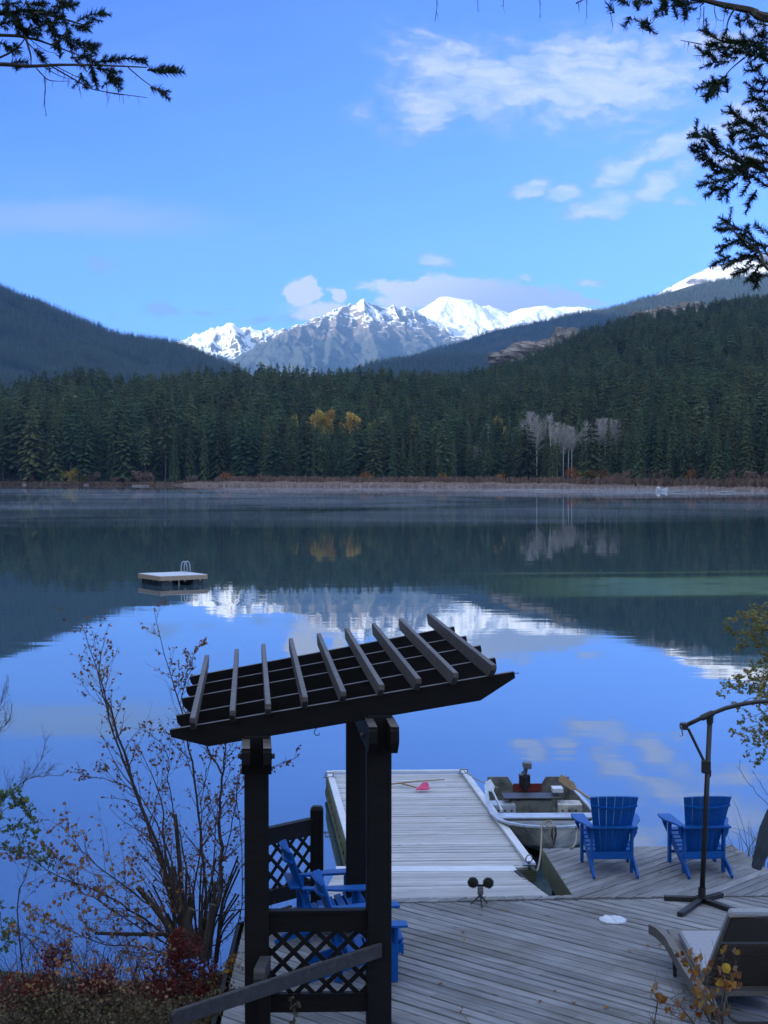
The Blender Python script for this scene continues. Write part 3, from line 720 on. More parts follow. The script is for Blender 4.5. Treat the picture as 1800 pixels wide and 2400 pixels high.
def scatter_nodes(name, pts, rotz, scl, var, sources, label=None):
    """one object: instances of the given tree meshes on the given points"""
    me = bpy.data.meshes.new(name); me.vertices.add(len(pts)); me.vertices.foreach_set('co', np.asarray(pts, np.float32).ravel())
    for nm, typ, dat in (('rot', 'FLOAT_VECTOR', np.stack([np.zeros(len(pts)), np.zeros(len(pts)), rotz], 1)), ('scl', 'FLOAT_VECTOR', scl), ('vr', 'FLOAT', var)):
        at = me.attributes.new(nm, typ, 'POINT'); at.data.foreach_set('vector' if typ == 'FLOAT_VECTOR' else 'value', np.asarray(dat, np.float32).ravel())
    me.update()
    ob = bpy.data.objects.new(name, me); COL.objects.link(ob)
    ng = bpy.data.node_groups.new(name, 'GeometryNodeTree')
    ng.interface.new_socket('Geometry', in_out='INPUT', socket_type='NodeSocketGeometry'); ng.interface.new_socket('Geometry', in_out='OUTPUT', socket_type='NodeSocketGeometry')
    N = ng.nodes; L = ng.links; gi = N.new('NodeGroupInput'); go = N.new('NodeGroupOutput'); jn = N.new('GeometryNodeJoinGeometry')
    def attr(nm, dt):
        a = N.new('GeometryNodeInputNamedAttribute'); a.data_type = dt; a.inputs['Name'].default_value = nm; return a.outputs['Attribute']
    rot, sc_, vr = attr('rot', 'FLOAT_VECTOR'), attr('scl', 'FLOAT_VECTOR'), attr('vr', 'FLOAT')
    for k, src in enumerate(sources):
        oi = N.new('GeometryNodeObjectInfo'); oi.inputs['Object'].default_value = src; oi.inputs['As Instance'].default_value = True; oi.transform_space = 'ORIGINAL'
        cm = N.new('FunctionNodeCompare'); cm.data_type = 'FLOAT'; cm.operation = 'EQUAL'; L.new(vr, cm.inputs[0]); cm.inputs[1].default_value = k; cm.inputs['Epsilon'].default_value = .1
        ip = N.new('GeometryNodeInstanceOnPoints'); L.new(gi.outputs[0], ip.inputs['Points']); L.new(cm.outputs[0], ip.inputs['Selection'])
        L.new(oi.outputs['Geometry'], ip.inputs['Instance']); L.new(rot, ip.inputs['Rotation']); L.new(sc_, ip.inputs['Scale']); L.new(ip.outputs[0], jn.inputs[0])
    L.new(jn.outputs[0], go.inputs[0])
    md = ob.modifiers.new('scatter', 'NODES'); md.node_group = ng
    ob['kind'] = 'stuff'
    return ob
# one visible tree of every sort is the source of the wooded masses
srcs = []
for kk in range(6):
    i = idx_front[300 + kk * 3] if len(idx_front) > 330 else idx_front[kk]
    x, y = C[i]; fs.add(i)
    r = bpy.data.objects.new(KIND[kk][0], KM[kk][2]); COL.objects.link(r); z = float(zland(np.array([x]), np.array([y]))[0]); r.location = (x, y, z)
    tag(r, '%s a row back, %s' % (KIND[kk][1], side(pxk[i]).replace('the ', '')), 'conifer', 'conifers in the front rows across the lake'); srcs.append(r)
rest = np.array([i for i in range(len(C)) if i not in fs])
RC = C[rest]; rz = zland(RC[:, 0], RC[:, 1]) - .3
yc_ = crest_y(RC[:, 0] / RC[:, 1])
ok = RC[:, 1] < yc_ + 60
RC = RC[ok]; rz = rz[ok]
n = len(RC); base_h = np.interp(RC[:, 0], [-160, -60, -20, 30, 60, 110, 400], [26, 25, 21, 20, 21, 23, 23]); hh = base_h * np.interp(RC[:, 1], [600, 1100], [1, .85]) * nrg.uniform(.62, 1.16, n) * (1 + .12 * fbm(RC[:, 0] / 60, RC[:, 1] / 60, 3, 3))
s_ = hh / H0; wf = nrg.uniform(.9, 1.35, n)
deep = np.clip((RC[:, 1] - yshore(RC[:, 0]) - 60) / 120, 0, 1)
pick = nrg.rand(n)
var = np.where(pick < .24 + .25 * (1 - deep), nrg.randint(0, 2, n), np.where(pick < .93, nrg.choice([2, 3, 4, 2, 3], n), 5)).astype(float)
scatter_nodes('wooded_hillside', np.stack([RC[:, 0], RC[:, 1], rz], 1), nrg.uniform(0, 6.28, n), np.stack([s_ * wf, s_ * wf, s_], 1), var, srcs)
print('hillside trees', n)
# far slopes: small conifers as stuff; a visible tree on each crest is the source
def far_forest(name, G, dens, hmin, hmax, ycut, label, px_lim=None, fwid=1.2):
    X, Yg, Z, x, y = G
    cell = (x[1] - x[0]) * (y[1] - y[0])
    N_ = int(dens)
    xs = nrg.uniform(x[0], x[-1], N_ * 2); yq = nrg.uniform(y[0] + (ycut - y[0]) * .12, ycut, N_ * 2)
    u = xs / yq; k = np.abs(u) < .36
    xs, yq = xs[k], yq[k]
    fx = (xs - x[0]) / (x[1] - x[0]); fy = (yq - y[0]) / (y[1] - y[0]); ix = np.clip(fx.astype(int), 0, len(x) - 2); iy = np.clip(fy.astype(int), 0, len(y) - 2); fx -= ix; fy -= iy
    z = (Z[iy, ix] * (1 - fx) + Z[iy, ix + 1] * fx) * (1 - fy) + (Z[iy + 1, ix] * (1 - fx) + Z[iy + 1, ix + 1] * fx) * fy
    pyy = 1102 - F * (z - CAMH) / yq; pxx = 900 + F * xs / yq
    k = (pyy < 960) & (fbm(xs / 130, yq / 130, 15, 4) > -.42)
    if px_lim: k &= (pxx > px_lim[0]) & (pxx < px_lim[1])
    xs, yq, z = xs[k][:N_], yq[k][:N_], z[k][:N_]; n = len(xs)
    ss = nrg.uniform(hmin, hmax, n) / H0
    src = []
    for q in range(3):
        r = bpy.data.objects.new('fir_tree', LOWK[q]); COL.objects.link(r); r.location = (xs[q], yq[q], z[q] - .5); r.scale = (ss[q] * fwid, ss[q] * fwid, ss[q])
        tag(r, label[q], 'conifer'); src.append(r)
    scatter_nodes(name, np.stack([xs, yq, z - 1], 1)[3:], nrg.uniform(0, 6.28, n - 3), np.stack([ss * fwid, ss * fwid, ss], 1)[3:], nrg.randint(0, 3, n - 3).astype(float), src)
    print(name, n)
gr = 'small conifer far off on the %s'
far_forest('left_hill_forest', LH, 54000, 11, 30, 3960, ['broad ' + gr % 'dark left hill', 'rounded ' + gr % 'dark left hill', 'narrow ' + gr % 'dark left hill'], px_lim=(-420, 640))
far_forest('low_ridge_forest', LO, 9000, 13, 20, 4340, ['broad ' + gr % 'low blue ridge below the snow', 'rounded ' + gr % 'low blue ridge below the snow', 'narrow ' + gr % 'low blue ridge below the snow'], px_lim=(740, 1300))
far_forest('far_ridge_forest', RR, 32000, 11, 19, 6050, ['broad ' + gr % 'long blue ridge at right', 'rounded ' + gr % 'long blue ridge at right', 'narrow ' + gr % 'long blue ridge at right'], px_lim=(900, 2150), fwid=1.4)

# rock outcrops on the slope
def outcrop(px, py, rx, rz_, seed, label):
    # find the slope point behind this direction
    d = ray(px, py); best = None
    for yv in np.arange(600, 1700, 4.0):
        x = d.x / d.y * yv; zl = float(zland(np.array([x]), np.array([yv]))[0])
        if CAMH + d.z / d.y * yv <= zl: best = (x, yv, zl); break
    if best is None: best = (d.x / d.y * 1300, 1300, CAMH + d.z / d.y * 1300)
    r_ = random.Random(seed); n, m_ = 18, 10; mb = MB(); vs = []
    for i in range(m_):
        for j in range(n):
            a = math.pi * (i + .5) / m_; tt_ = 2 * math.pi * j / n; k_ = 1 + .35 * float(fbm(np.array([j * .9 + seed]), np.array([i * 1.1]), seed, 3)[0]) + r_.uniform(-.2, .2)
            vs.append((best[0] + rx * math.sin(a) * math.cos(tt_) * k_, best[1] + rx * .5 * math.sin(a) * math.sin(tt_) * k_, best[2] + rz_ * math.cos(a) * k_))
    fs_ = [(i * n + j, i * n + (j + 1) % n, (i + 1) * n + (j + 1) % n, (i + 1) * n + j) for i in range(m_ - 1) for j in range(n)]
    fs_ += [tuple(range(n - 1, -1, -1))]
    mb.add(vs, fs_); o_ = mb.build('rock_outcrop', M_cliff, off=best); tag(o_, label, 'rock outcrop', 'rock outcrops on the wooded slope')
M_cliff = simple('pinkish_cliff_rock', (.22, .18, .15), (.36, .305, .265), .10, .9, stretch=(1, 1, 2.5), bump=1, bdist=1.5, patch=(.10, .075, .06), patch_scale=.09)
for a in [(1205, 840, 20, 8, 1, 'low pinkish rock outcrop at the left end of the wooded slope'), (1255, 830, 23, 10, 2, 'broad pale cliff face right of the lowest outcrop'),
          (1322, 806, 13, 12, 3, 'upright pink cliff among trees midway up the crest'), (1350, 826, 10, 8, 4, 'small pale rock face just below the upright pink cliff'),
          (1560, 745, 24, 9, 5, 'russet rock band high on the slope near the right edge'), (1622, 737, 18, 9, 6, 'highest brown rock outcrop under the fir boughs at right'),
          (1640, 928, 13, 3, 7, 'flat tan clearing bank halfway up the right slope')]: outcrop(*a)

# bare aspens, golden and orange trees
def bare_tree(seed, h, spread=.35, tmat=None, twigs=150, base=.45, lean=0):
    r_ = random.Random(seed); tr = MB(); cr = MB()
    top = (lean * h, 0, h * .96)
    tr.tube([(0, 0, -.5), (lean * h * .3, 0, h * .4), top], [h * .0095, h * .0075, h * .002], 5, False)
    for k in range(twigs):
        f = base + (1 - base) * r_.random() ** .9; a = r_.random() * 6.28; L = spread * h * (1.05 - f) * r_.uniform(.5, 1.1) + h * .03
        p0 = Vector((lean * h * f, 0, h * f * .96)); up = r_.uniform(.6, 1.5)
        p1 = p0 + Vector((math.cos(a) * L, math.sin(a) * L, L * up))
        w_ = h * .0015
        cr.tube([p0, (p0 + p1) / 2 + Vector((0, 0, L * .05)), p1], [w_ * 1.6, w_, w_ * .5], 3, False)
        for q in range(3):
            s0 = p0.lerp(p1, r_.uniform(.35, 1)); s1 = s0 + Vector((r_.uniform(-1, 1), r_.uniform(-1, 1), r_.uniform(.3, 1.3))) * L * .33
            cr.tube([s0, s1], [w_ * .7, w_ * .4], 3, False)
    return tr, cr
def leaf_tree(seed, h, wd, n=900, base=.3, ls=.35, trunk=True):
    r_ = random.Random(seed); tr = MB(); cr = MB()
    tr.tube([(0, 0, -.5), (0, 0, h * .6), (wd * .05, 0, h * .92)], [h * .012, h * .007, h * .002], 5, False)
    lobes = [(r_.uniform(-.6, .6) * wd, r_.uniform(-.6, .6) * wd, h * (base + (1 - base) * r_.uniform(.2, .85)), wd * r_.uniform(.3, .6)) for _ in range(9)]
    for L in lobes: tr.tube([(0, 0, max(.1, L[2] - L[3] * 1.5)), L[:3]], [h * .005, h * .002], 3, False)
    for k in range(n):
        L = r_.choice(lobes); v = Vector((r_.gauss(0, 1), r_.gauss(0, 1), r_.gauss(0, 1))); v = v.normalized() * L[3] * r_.uniform(.55, 1.05)
        p = Vector(L[:3]) + Vector((v.x, v.y, v.z * 1.1))
        if p.z < 0: continue
        a, b_ = Vector((r_.gauss(0, 1), r_.gauss(0, 1), r_.gauss(0, 1))).normalized() * ls, Vector((r_.gauss(0, 1), r_.gauss(0, 1), r_.gauss(0, 1))).normalized() * ls
        cr.add([p, p + a, p + a * .6 + b_, p + b_ * .7], [(0, 1, 2, 3)])
    return tr, cr
def land_at(px, D):
    x = (px - 900) / F * D; return (x, D, float(zland(np.array([x]), np.array([float(D)]))[0]))
AB = [bare_tree(5, 20, .3), bare_tree(6, 20, .36, twigs=190, base=.55), bare_tree(7, 20, .28, base=.6, lean=.03)]
ABm = [(a.mesh('aspen_trunk', M_birch), c_.mesh('aspen_crown', M_graytwig)) for a, c_ in AB]
def put_pair(nm, pair, loc, s, rz, label, cat, group, sx=1.0):
    r = empty(nm, loc, rz); r.scale = (s * sx, s * sx, s)
    a = bpy.data.objects.new('trunk', pair[0]); a.parent = r; COL.objects.link(a)
    a = bpy.data.objects.new('crown', pair[1]); a.parent = r; COL.objects.link(a)
    return tag(r, label, cat, group)
asp = [ # px base, top py, distance, variant, label
 (1243, 965, 560, 1, 'pale bare aspen, leftmost of the leafless clump'), (1258, 970, 566, 0, 'pale bare aspen second from the left in the leafless clump'),
 (1292, 968, 575, 2, 'thin grey bare aspen beside the small yellow crown'), (1306, 990, 470, 1, 'bare aspen just left of the two tallest white trunks'),
 (1320, 992, 452, 0, 'tall white bare trunk, left one of the bright pair'), (1331, 996, 450, 2, 'tall white bare trunk, right one of the bright pair'),
 (1340, 1000, 458, 1, 'bare aspen just right of the bright pair of trunks'), (1374, 985, 500, 0, 'single bare aspen between the two leafless groups'), (1383, 988, 506, 2, 'slim bare aspen right beside the single one between groups'),
 (1404, 982, 520, 1, 'pinkish bare aspen at the left of the right group'), (1418, 980, 512, 1, 'pinkish bare aspen second in the right group'), (1432, 980, 516, 0, 'pinkish bare aspen third in the right group'), (1446, 984, 508, 1, 'bare aspen at the right end of the right group'),
 (1145, 990, 560, 2, 'grey snag left of the small orange crown'), (966, 998, 620, 1, 'faint grey bare tree above the middle of the shore'), (1118, 1040, 500, 0, 'low grey bare tree among spruces at the centre'),
 (1490, 860, 1080, 0, 'dead grey snag standing high on the right slope'), (1625, 845, 1050, 2, 'tall dead white snag near the clearing on the right slope'), (1395, 855, 1000, 2, 'thin dead snag upslope left of the clearings')]
for k, (px, ty, D, v, lab) in enumerate(asp):
    D = D if D > 900 else max(D, 540) if px < 1230 else (500 if D < 530 else 512)
    L = land_at(px, D); zt = CAMH + D * (1102 - ty) / F; h_ = max(8, zt - L[2])
    put_pair('aspen_tree', ABm[v], L, h_ / 20, k * 1.3, lab, 'bare tree', 'leafless pale trees in the forest', sx=1.0 if h_ > 15 else 1.2)
GT = [leaf_tree(3, 20, 3.1, 1300, .60, .5), leaf_tree(8, 12, 2.2, 800, .45, .4)]
GTm = [(GT[0][0].mesh('gold_trunk', M_barkfar), GT[0][1].mesh('gold_crown', M_yel)), (GT[1][0].mesh('orange_trunk', M_barkfar), GT[1][1].mesh('orange_crown', M_ora))]
yel = [(828, 968, 520, 0, 1.9, 'round golden cottonwood with a pale trunk behind the middle shore'), (745, 962, 560, 0, 1.5, 'pale yellow crown showing among firs left of the round golden one'), (770, 960, 575, 0, 1.4, 'yellow-green crown on the forest edge left of centre'), (728, 975, 565, 0, 1.2, 'small yellow crown at the left end of the golden clump'),
       (1168, 975, 520, 0, .9, 'little amber crown left of the bare aspens'), (1205, 1040, 470, 1, .7, 'small orange crown low among spruces'), (1270, 1010, 500, 0, .9, 'pale yellow shrub tree between the bare aspens'), (1277, 970, 640, 0, .8, 'bright yellow crown behind the bare aspens'), (872, 985, 560, 0, .9, 'dull gold crown right of the round golden cottonwood'), (690, 972, 600, 0, 1.0, 'faint yellow crown at the far left of the golden trees'), (1186, 1000, 560, 0, .7, 'narrow amber crown just left of the leafless clump'), (1226, 1032, 560, 1, .8, 'low orange crown beneath the leafless clump'), (800, 990, 590, 0, .8, 'small gold crown between the two largest golden trees'), (1352, 1060, 520, 1, .8, 'orange crown above the golden shore bushes')]
for k, (px, ty, D, v, s, lab) in enumerate(yel):
    D = max(D, 575)
    L = land_at(px, D); zt = CAMH + D * (1102 - ty) / F; hh_ = [20, 12][v]
    sc_ = max(.4, (zt - L[2]) / hh_); put_pair('autumn_tree', GTm[v], L, sc_, k * 1.1, lab, 'autumn tree', 'golden trees among the conifers', sx=min(1.4, s * .62 / sc_))
# shoreline bushes (things) and the reed flat (stuff)
BU = []
for sd, mt in ((1, M_ora), (2, M_yel), (3, M_rus), (4, M_rus)):
    tr, cr = leaf_tree(20 + sd, 3.2, 1.9, 520, .05, .22); BU.append((tr.mesh('bush_stems', M_barkfar), cr.mesh('bush_leaves', mt)))
bl = [(76, 1122, .7, 0, 'bright orange bush by the waterline at the far left'), (122, 1116, 1.0, 1, 'yellow-brown bush with its reflection, second from the left'), (136, 1110, .9, 1, 'thin upright yellow bush left of the two dull ones'), (157, 1108, 1.2, 1, 'golden bush behind the white log'),
      (184, 1104, 1.5, 1, 'large dull yellow bush right of the golden one'), (201, 1112, .8, 1, 'small yellow bush between two larger ones'), (219, 1106, 1.3, 2, 'tan bush at the right of the yellow row'), (330, 1108, 1.5, 2, 'wide tan bush above the left shore logs'), (352, 1110, 1.2, 2, 'russet bush beside the wide tan one'),
      (270, 1122, .8, 2, 'small brown bush on the left shore'), (300, 1124, .7, 2, 'low brown bush left of the wide tan one'), (532, 1116, 1.2, 0, 'rusty bush where the reed flat begins'), (450, 1118, 1.0, 2, 'brown bush among tall trunks on the left shore'), (620, 1112, 1.1, 2, 'russet bush behind the left end of the reeds'),
      (860, 1114, 1.2, 0, 'orange-brown bush behind the middle reeds'), (1040, 1118, 1.1, 0, 'rusty bush behind the centre of the reed flat'), (1166, 1116, 1.1, 0, 'orange bush right of centre behind the reeds'), (1350, 1108, 1.6, 0, 'tall orange bush left of the golden pair'), (1362, 1120, 1.3, 0, 'low orange bush at the foot of the taller one'),
      (1382, 1112, 1.4, 1, 'golden bush next to the bright orange one'), (1402, 1106, 1.6, 0, 'brightest orange bush on the right shore'), (1440, 1122, 1.3, 2, 'pinkish bush right of the brightest orange one'), (1475, 1120, 1.4, 3, 'russet bush left of the white boat'), (1515, 1120, 1.5, 3, 'pink-brown bush just behind the white boat'),
      (1552, 1118, 1.4, 3, 'russet bush above the white boat'), (1610, 1114, 1.5, 0, 'rusty orange bush under the tall spruce at right'), (1660, 1124, 1.3, 3, 'brown bush right of the rusty orange one'), (1720, 1120, 1.4, 3, 'russet bush near the right edge of the shore'), (1775, 1122, 1.5, 2, 'tan bush at the right edge of the shore')]
for k, (px, ty, s, v, lab) in enumerate(bl):
    u = (px - 900) / F; D = 560.0
    for _ in range(6): D = float(yshore(np.array([u * D]))[0])
    D += 7 if px < 400 else (marsh(np.array([u * D]))[0] * .85)
    L = land_at(px, D); put_pair('shore_bush', BU[v], L, s, k * 2.1, lab, 'bush', 'autumn bushes along the far shore', sx=1.25)
# russet brush mass and reeds as stuff
bm = MB(); r_ = random.Random(8)
for k in range(11500):
    x = r_.uniform(-240, 210); ysx = float(yshore(x)); mwid = float(marsh(x))
    y = ysx + mwid * (r_.uniform(.55, 1.05) if x > -75 else r_.uniform(0, .9)) + .6; zb = .6 if x > -75 else .1; hgt = r_.uniform(.8, 3.0) * (1 if x > -60 else .42)
    a = r_.uniform(0, 3.14); dx, dy = math.cos(a) * r_.uniform(.3, .9), math.sin(a) * .5
    bm.add([(x - dx, y - dy, zb), (x + dx, y + dy, zb), (x + dx * r_.uniform(.3, 1.4), y + dy, zb + hgt), (x - dx * r_.uniform(-.3, .8), y - dy, zb + hgt * r_.uniform(.5, 1))], [(0, 1, 2, 3)])
tag(bm.build('shore_brush', M_rus), kind='stuff')
rm = MB()
for k in range(20000):
    x = r_.uniform(-72, 125); ysx = float(yshore(x)); mwid = float(marsh(x)) * (1 if x < 60 else .35)
    q = r_.random() ** 1.6; y = ysx - 1.5 + mwid * q * .8
    edge = min(1, max(.15, (x + 76) / 20))
    if x > 62 and r_.random() < .6: continue
    hgt = r_.uniform(.55, 1.15) * (1 + .25 * math.sin(x * .5) * math.sin(x * .13)) * (.4 + .6 * edge); a = r_.uniform(-.5, .5); w_ = r_.uniform(.10, .28)
    zb = max(-.05, min(.5, (y - ysx) * .1))
    rm.add([(x - w_, y - a * w_, zb), (x + w_, y + a * w_, zb), (x + w_ * .3 + r_.uniform(-.25, .25), y, zb + hgt)], [(0, 1, 2)])
tag(rm.build('reed_bed', M_reed), kind='stuff')
# driftwood logs and white boat on the far shore
for k, (px, py, ln, tilt, lab) in enumerate([(159, 1131, 3.4, .05, 'white driftwood log beneath the golden bush'), (203, 1134, 1.6, .0, 'short pale driftwood log right of the white one'), (8, 1132, 3.0, .12, 'bleached log at the left edge of the shore'), (58, 1133, 1.6, .1, 'small grey log beside the bright orange bush'), (330, 1136, 5.5, .02, 'long pale log under the wide tan bush'), (253, 1130, 1.4, .9, 'upright pale stump on the left shore'), (404, 1132, 2.4, 1.4, 'white upright snag stump at the waterline'), (736 + 540, 1146, 5.0, 0, 'dark grey log in front of the reeds at right'), (1600, 1150, 7.0, .01, 'long tan log right of the white boat'), (1700, 1151, 5.0, .02, 'pale log near the right end of the shore')]):
    D = 3600 * 5.3 / (py + 3 - 1102); c0 = Vector(((px - 900) / F * D, D, .15)); dv = Vector((math.cos(tilt), .15, math.sin(tilt))) * ln / 2
    lb = MB(); c1 = c0 + (Vector((0, 0, dv.z)) if tilt > .5 else Vector()); lb.tube([c1 - dv, c1 - dv * .2 + Vector((0, 0, .08)), c1 + dv], [.24, .2, .12], 7)
    lb.tube([c1 + dv * .3, c1 + dv * .5 + Vector((0, .2, .5))], [.07, .03], 4)
    tag(lb.build('driftwood_log', M_log, off=c0), lab, 'log', 'driftwood on the far shore')
D = 3600 * 5.4 / (1152 - 1102.)
cb = Vector(((1548 - 900) / F * D, D, 0)); r = empty('rowing_boat', cb); hb = MB()
vs = []
for i, (x, hw, zt) in enumerate([(-1.25, .45, .5), (-.6, .6, .5), (.2, .6, .55), (1.0, .38, .75), (1.75, .04, 1.1)]):
    vs += [(x, -hw, zt), (x, -hw * .6, -.05), (x, hw * .6, -.05), (x, hw, zt)]
hb.add(vs, [(i * 4 + j, i * 4 + j + 1, i * 4 + j + 5, i * 4 + j + 4) for i in range(4) for j in range(3)] + [(3, 2, 1, 0), (0, 4, 7, 3)])
hb.build('hull', M_boatw, r); q = MB(); q.ball((-.55, 0, .85), .5, 8, 6, (1, .8, .75)); q.box((-1.0, 0, .45), (.5, .6, .3)); q.build('covered_engine', M_boatw, r)
tag(r, 'small white boat with an upturned bow moored by the far right shore', 'boat')
# thin mist lying on the water near the far shore
mi, t, b, o = new_mat('mist'); t.n.remove(b)
pv = t.node('ShaderNodeVolumePrincipled'); pv.inputs['Color'].default_value = (.80, .86, .98, 1); pv.inputs['Density'].default_value = .006; t.l.new(pv.outputs[0], o.inputs['Volume'])
mb = MB(); r_ = random.Random(5)
for k in range(34):
    y = r_.uniform(150, 430) if k > 8 else r_.uniform(360, 440); x = r_.uniform(-.26, .26) * y; rx = r_.uniform(22, 60); ry = r_.uniform(8, 20); hz = r_.uniform(.35, .95)
    n_ = 14; base_ = [(x + rx * math.cos(2 * math.pi * j / n_) * r_.uniform(.7, 1.1), y + ry * math.sin(2 * math.pi * j / n_) * r_.uniform(.7, 1.1), .03) for j in range(n_)]
    mid = [((bx - x) * .75 + x, (by - y) * .75 + y, hz * r_.uniform(.6, 1)) for bx, by, _ in base_]
    tp = (x, y, hz * 1.15)
    mb.add(base_ + mid + [tp], [tuple(range(n_ - 1, -1, -1))] + [(j, (j + 1) % n_, n_ + (j + 1) % n_, n_ + j) for j in range(n_)] + [(n_ + j, n_ + (j + 1) % n_, 2 * n_) for j in range(n_)])
tag(mb.build('mist', mi), kind='stuff')
# haze: one closed box of pale air round everything
hz_m, t, b, o = new_mat('haze'); t.n.remove(b)
pv = t.node('ShaderNodeVolumePrincipled'); pv.inputs['Color'].default_value = (.32, .60, 1.0, 1); pv.inputs['Density'].default_value = 5.5e-5; t.l.new(pv.outputs[0], o.inputs['Volume'])
hzb = MB(); hzb.box((-1500, 5600, 1040), (10400, 18600, 2100)); tag(hzb.build('haze', hz_m), kind='stuff')
# ================================================================== NEAR GROUND
ZD = 0.70
gxx = np.linspace(-16, 16, 161); gyy = np.linspace(-16, 24, 200); GX, GY = np.meshgrid(gxx, gyy)
prof = np.interp(GY, [-16, 0, 5, 10, 12, 13.5, 14.8, 15.8, 16.6, 24], [5.6, 3.7, 2.5, 1.2, .62, .40, .28, .12, -.3, -2.5])
under = np.interp(GX, [-2.6, -1.7, 5.5, 7.5], [0, 1, 1, 0])
prof = prof * (1 - under) + under * np.minimum(prof, np.interp(GY, [-16, 0, 8, 10, 16, 17, 24], [5.6, 3.7, 1.6, .5, .25, -.6, -2.5]))
right = np.clip((GX - 5.2) / 3, 0, 1); prof = np.where(right > 0, np.maximum(prof, right * np.interp(GY, [0, 16, 18, 21], [3.7, .45, .2, -1]) - (1 - right) * 3), prof)
GZ = prof + fbm(GX / 1.3, GY / 1.3, 3, 4) * .13
grid_obj('lake_bank', GX, GY, GZ, M_soil)

# ================================================================== PLANK FLOORS
def clip_poly(poly, n, c, keep_less=True):
    out = []; k = len(poly)
    for i in range(k):
        a, b_ = poly[i], poly[(i + 1) % k]; da = a[0] * n[0] + a[1] * n[1] - c; db = b_[0] * n[0] + b_[1] * n[1] - c
        if not keep_less: da, db = -da, -db
        if da <= 0: out.append(a)
        if (da < 0 < db) or (db < 0 < da): t_ = da / (da - db); out.append((a[0] + (b_[0] - a[0]) * t_, a[1] + (b_[1] - a[1]) * t_))
    return out
def planks(parent, region, ang, width, gap, z, th, mat, seed, name='plank', split=0.0, zfun=None, limit=400):
    """cut a plank floor out of a polygon; every board an object whose local x runs along the grain"""
    r_ = random.Random(seed); d = (math.cos(ang), math.sin(ang)); nrm = (-d[1], d[0])
    cs = [p[0] * nrm[0] + p[1] * nrm[1] for p in region]; c = min(cs); cnt = 0
    while c < max(cs) and cnt < limit:
        strip = clip_poly(clip_poly(region, nrm, c + gap / 2, False), nrm, c + width - gap / 2, True)
        if len(strip) >= 3:
            ts = [p[0] * d[0] + p[1] * d[1] for p in strip]; pieces = [strip]
            if split and max(ts) - min(ts) > split:
                cut = r_.uniform(min(ts) + .3 * (max(ts) - min(ts)), max(ts) - .3 * (max(ts) - min(ts)))
                pieces = [clip_poly(strip, d, cut - .002, True), clip_poly(strip, d, cut + .002, False)]
            for pc in pieces:
                if len(pc) < 3: continue
                area = abs(sum(pc[i][0] * pc[(i + 1) % len(pc)][1] - pc[(i + 1) % len(pc)][0] * pc[i][1] for i in range(len(pc)))) / 2
                if area < .002: continue
                mx_ = sum(p[0] for p in pc) / len(pc); my_ = sum(p[1] for p in pc) / len(pc)
                dz = r_.uniform(-.003, .003); tw = r_.uniform(-.004, .004)
                loc = []
                for p in pc:
                    lx = (p[0] - mx_) * d[0] + (p[1] - my_) * d[1]; ly = (p[0] - mx_) * nrm[0] + (p[1] - my_) * nrm[1]
                    zz_ = (zfun(p[0], p[1]) if zfun else z) + dz + tw * ly / width * 2
                    loc.append((lx, ly, zz_ - z))
                n_ = len(loc); be = .006
                m = MB(); top = []
                for (lx, ly, lz) in loc:
                    top.append((lx, ly - math.copysign(be, ly), lz))
                mid = [(lx, ly, lz - be) for lx, ly, lz in loc]; bot = [(lx, ly, lz - th) for lx, ly, lz in loc]
                m.add(top + mid + bot, [tuple(range(n_)), tuple(range(3 * n_ - 1, 2 * n_ - 1, -1))] + [(n_ + i, n_ + (i + 1) % n_, (i + 1) % n_, i) for i in range(n_)] + [(2 * n_ + i, 2 * n_ + (i + 1) % n_, n_ + (i + 1) % n_, n_ + i) for i in range(n_)])
                o_ = bpy.data.objects.new(name, m.mesh(name, mat)); COL.objects.link(o_)
                o_.location = (mx_, my_, z); o_.rotation_euler = (0, 0, ang); o_.parent = parent; cnt += 1
        c += width
    return cnt
def p2(px, py, z): v = P(px, py, z); return (v.x, v.y)
deck = bpy.data.objects.new('deck', None); COL.objects.link(deck); deck['kind'] = 'structure'
seamL, seamM, seamR = (-.9, 16.48), p2(1345, 2104, ZD), (6.2, 16.93)
AD = R_(-46.5)      # direction of the main boards
main = [(-1.32, 9.6), (6.4, 9.6), (6.4, 16.93), seamR, (seamL[0], seamL[1]), (-1.25, 16.2), (-1.45, 15.9)]
n1_ = planks(deck, main, R_(-42.5), .142, .016, ZD, .036, M_deck, 1, split=5.5)
corner = p2(1342, 2098, ZD); ul = p2(1271, 1989, ZD); ur = p2(1716, 1980, ZD); rr_ = p2(1800, 2038, ZD)
upper = [(seamL[0], seamL[1] + .005), (seamR[0], seamR[1] + .005), (6.2, 17.2), (5.1, 17.2), (4.75, 17.35), rr_, ur, ul, corner, (corner[0] - .02, corner[1]), (-.85, 16.68)]
# the upper field with its strip along the landing edge: built as two pieces to stay convex enough
strip_l = [(seamL[0], seamL[1] + .005), (corner[0], seamM[1] + (corner[0] - seamM[0]) * .03 + .005), (corner[0], corner[1]), (-.85, 16.68)]
field_r = [(corner[0], seamM[1] + .005), (6.2, 16.935), (6.2, 17.1), (5.3, 17.3), rr_, ur, ul, (corner[0], corner[1])]
n2_ = planks(deck, strip_l, R_(46.5), .142, .016, ZD, .036, M_deck, 2)
n3_ = planks(deck, field_r, R_(46.5), .142, .016, ZD, .036, M_deck, 3)
print('deck planks', n1_, n2_, n3_)
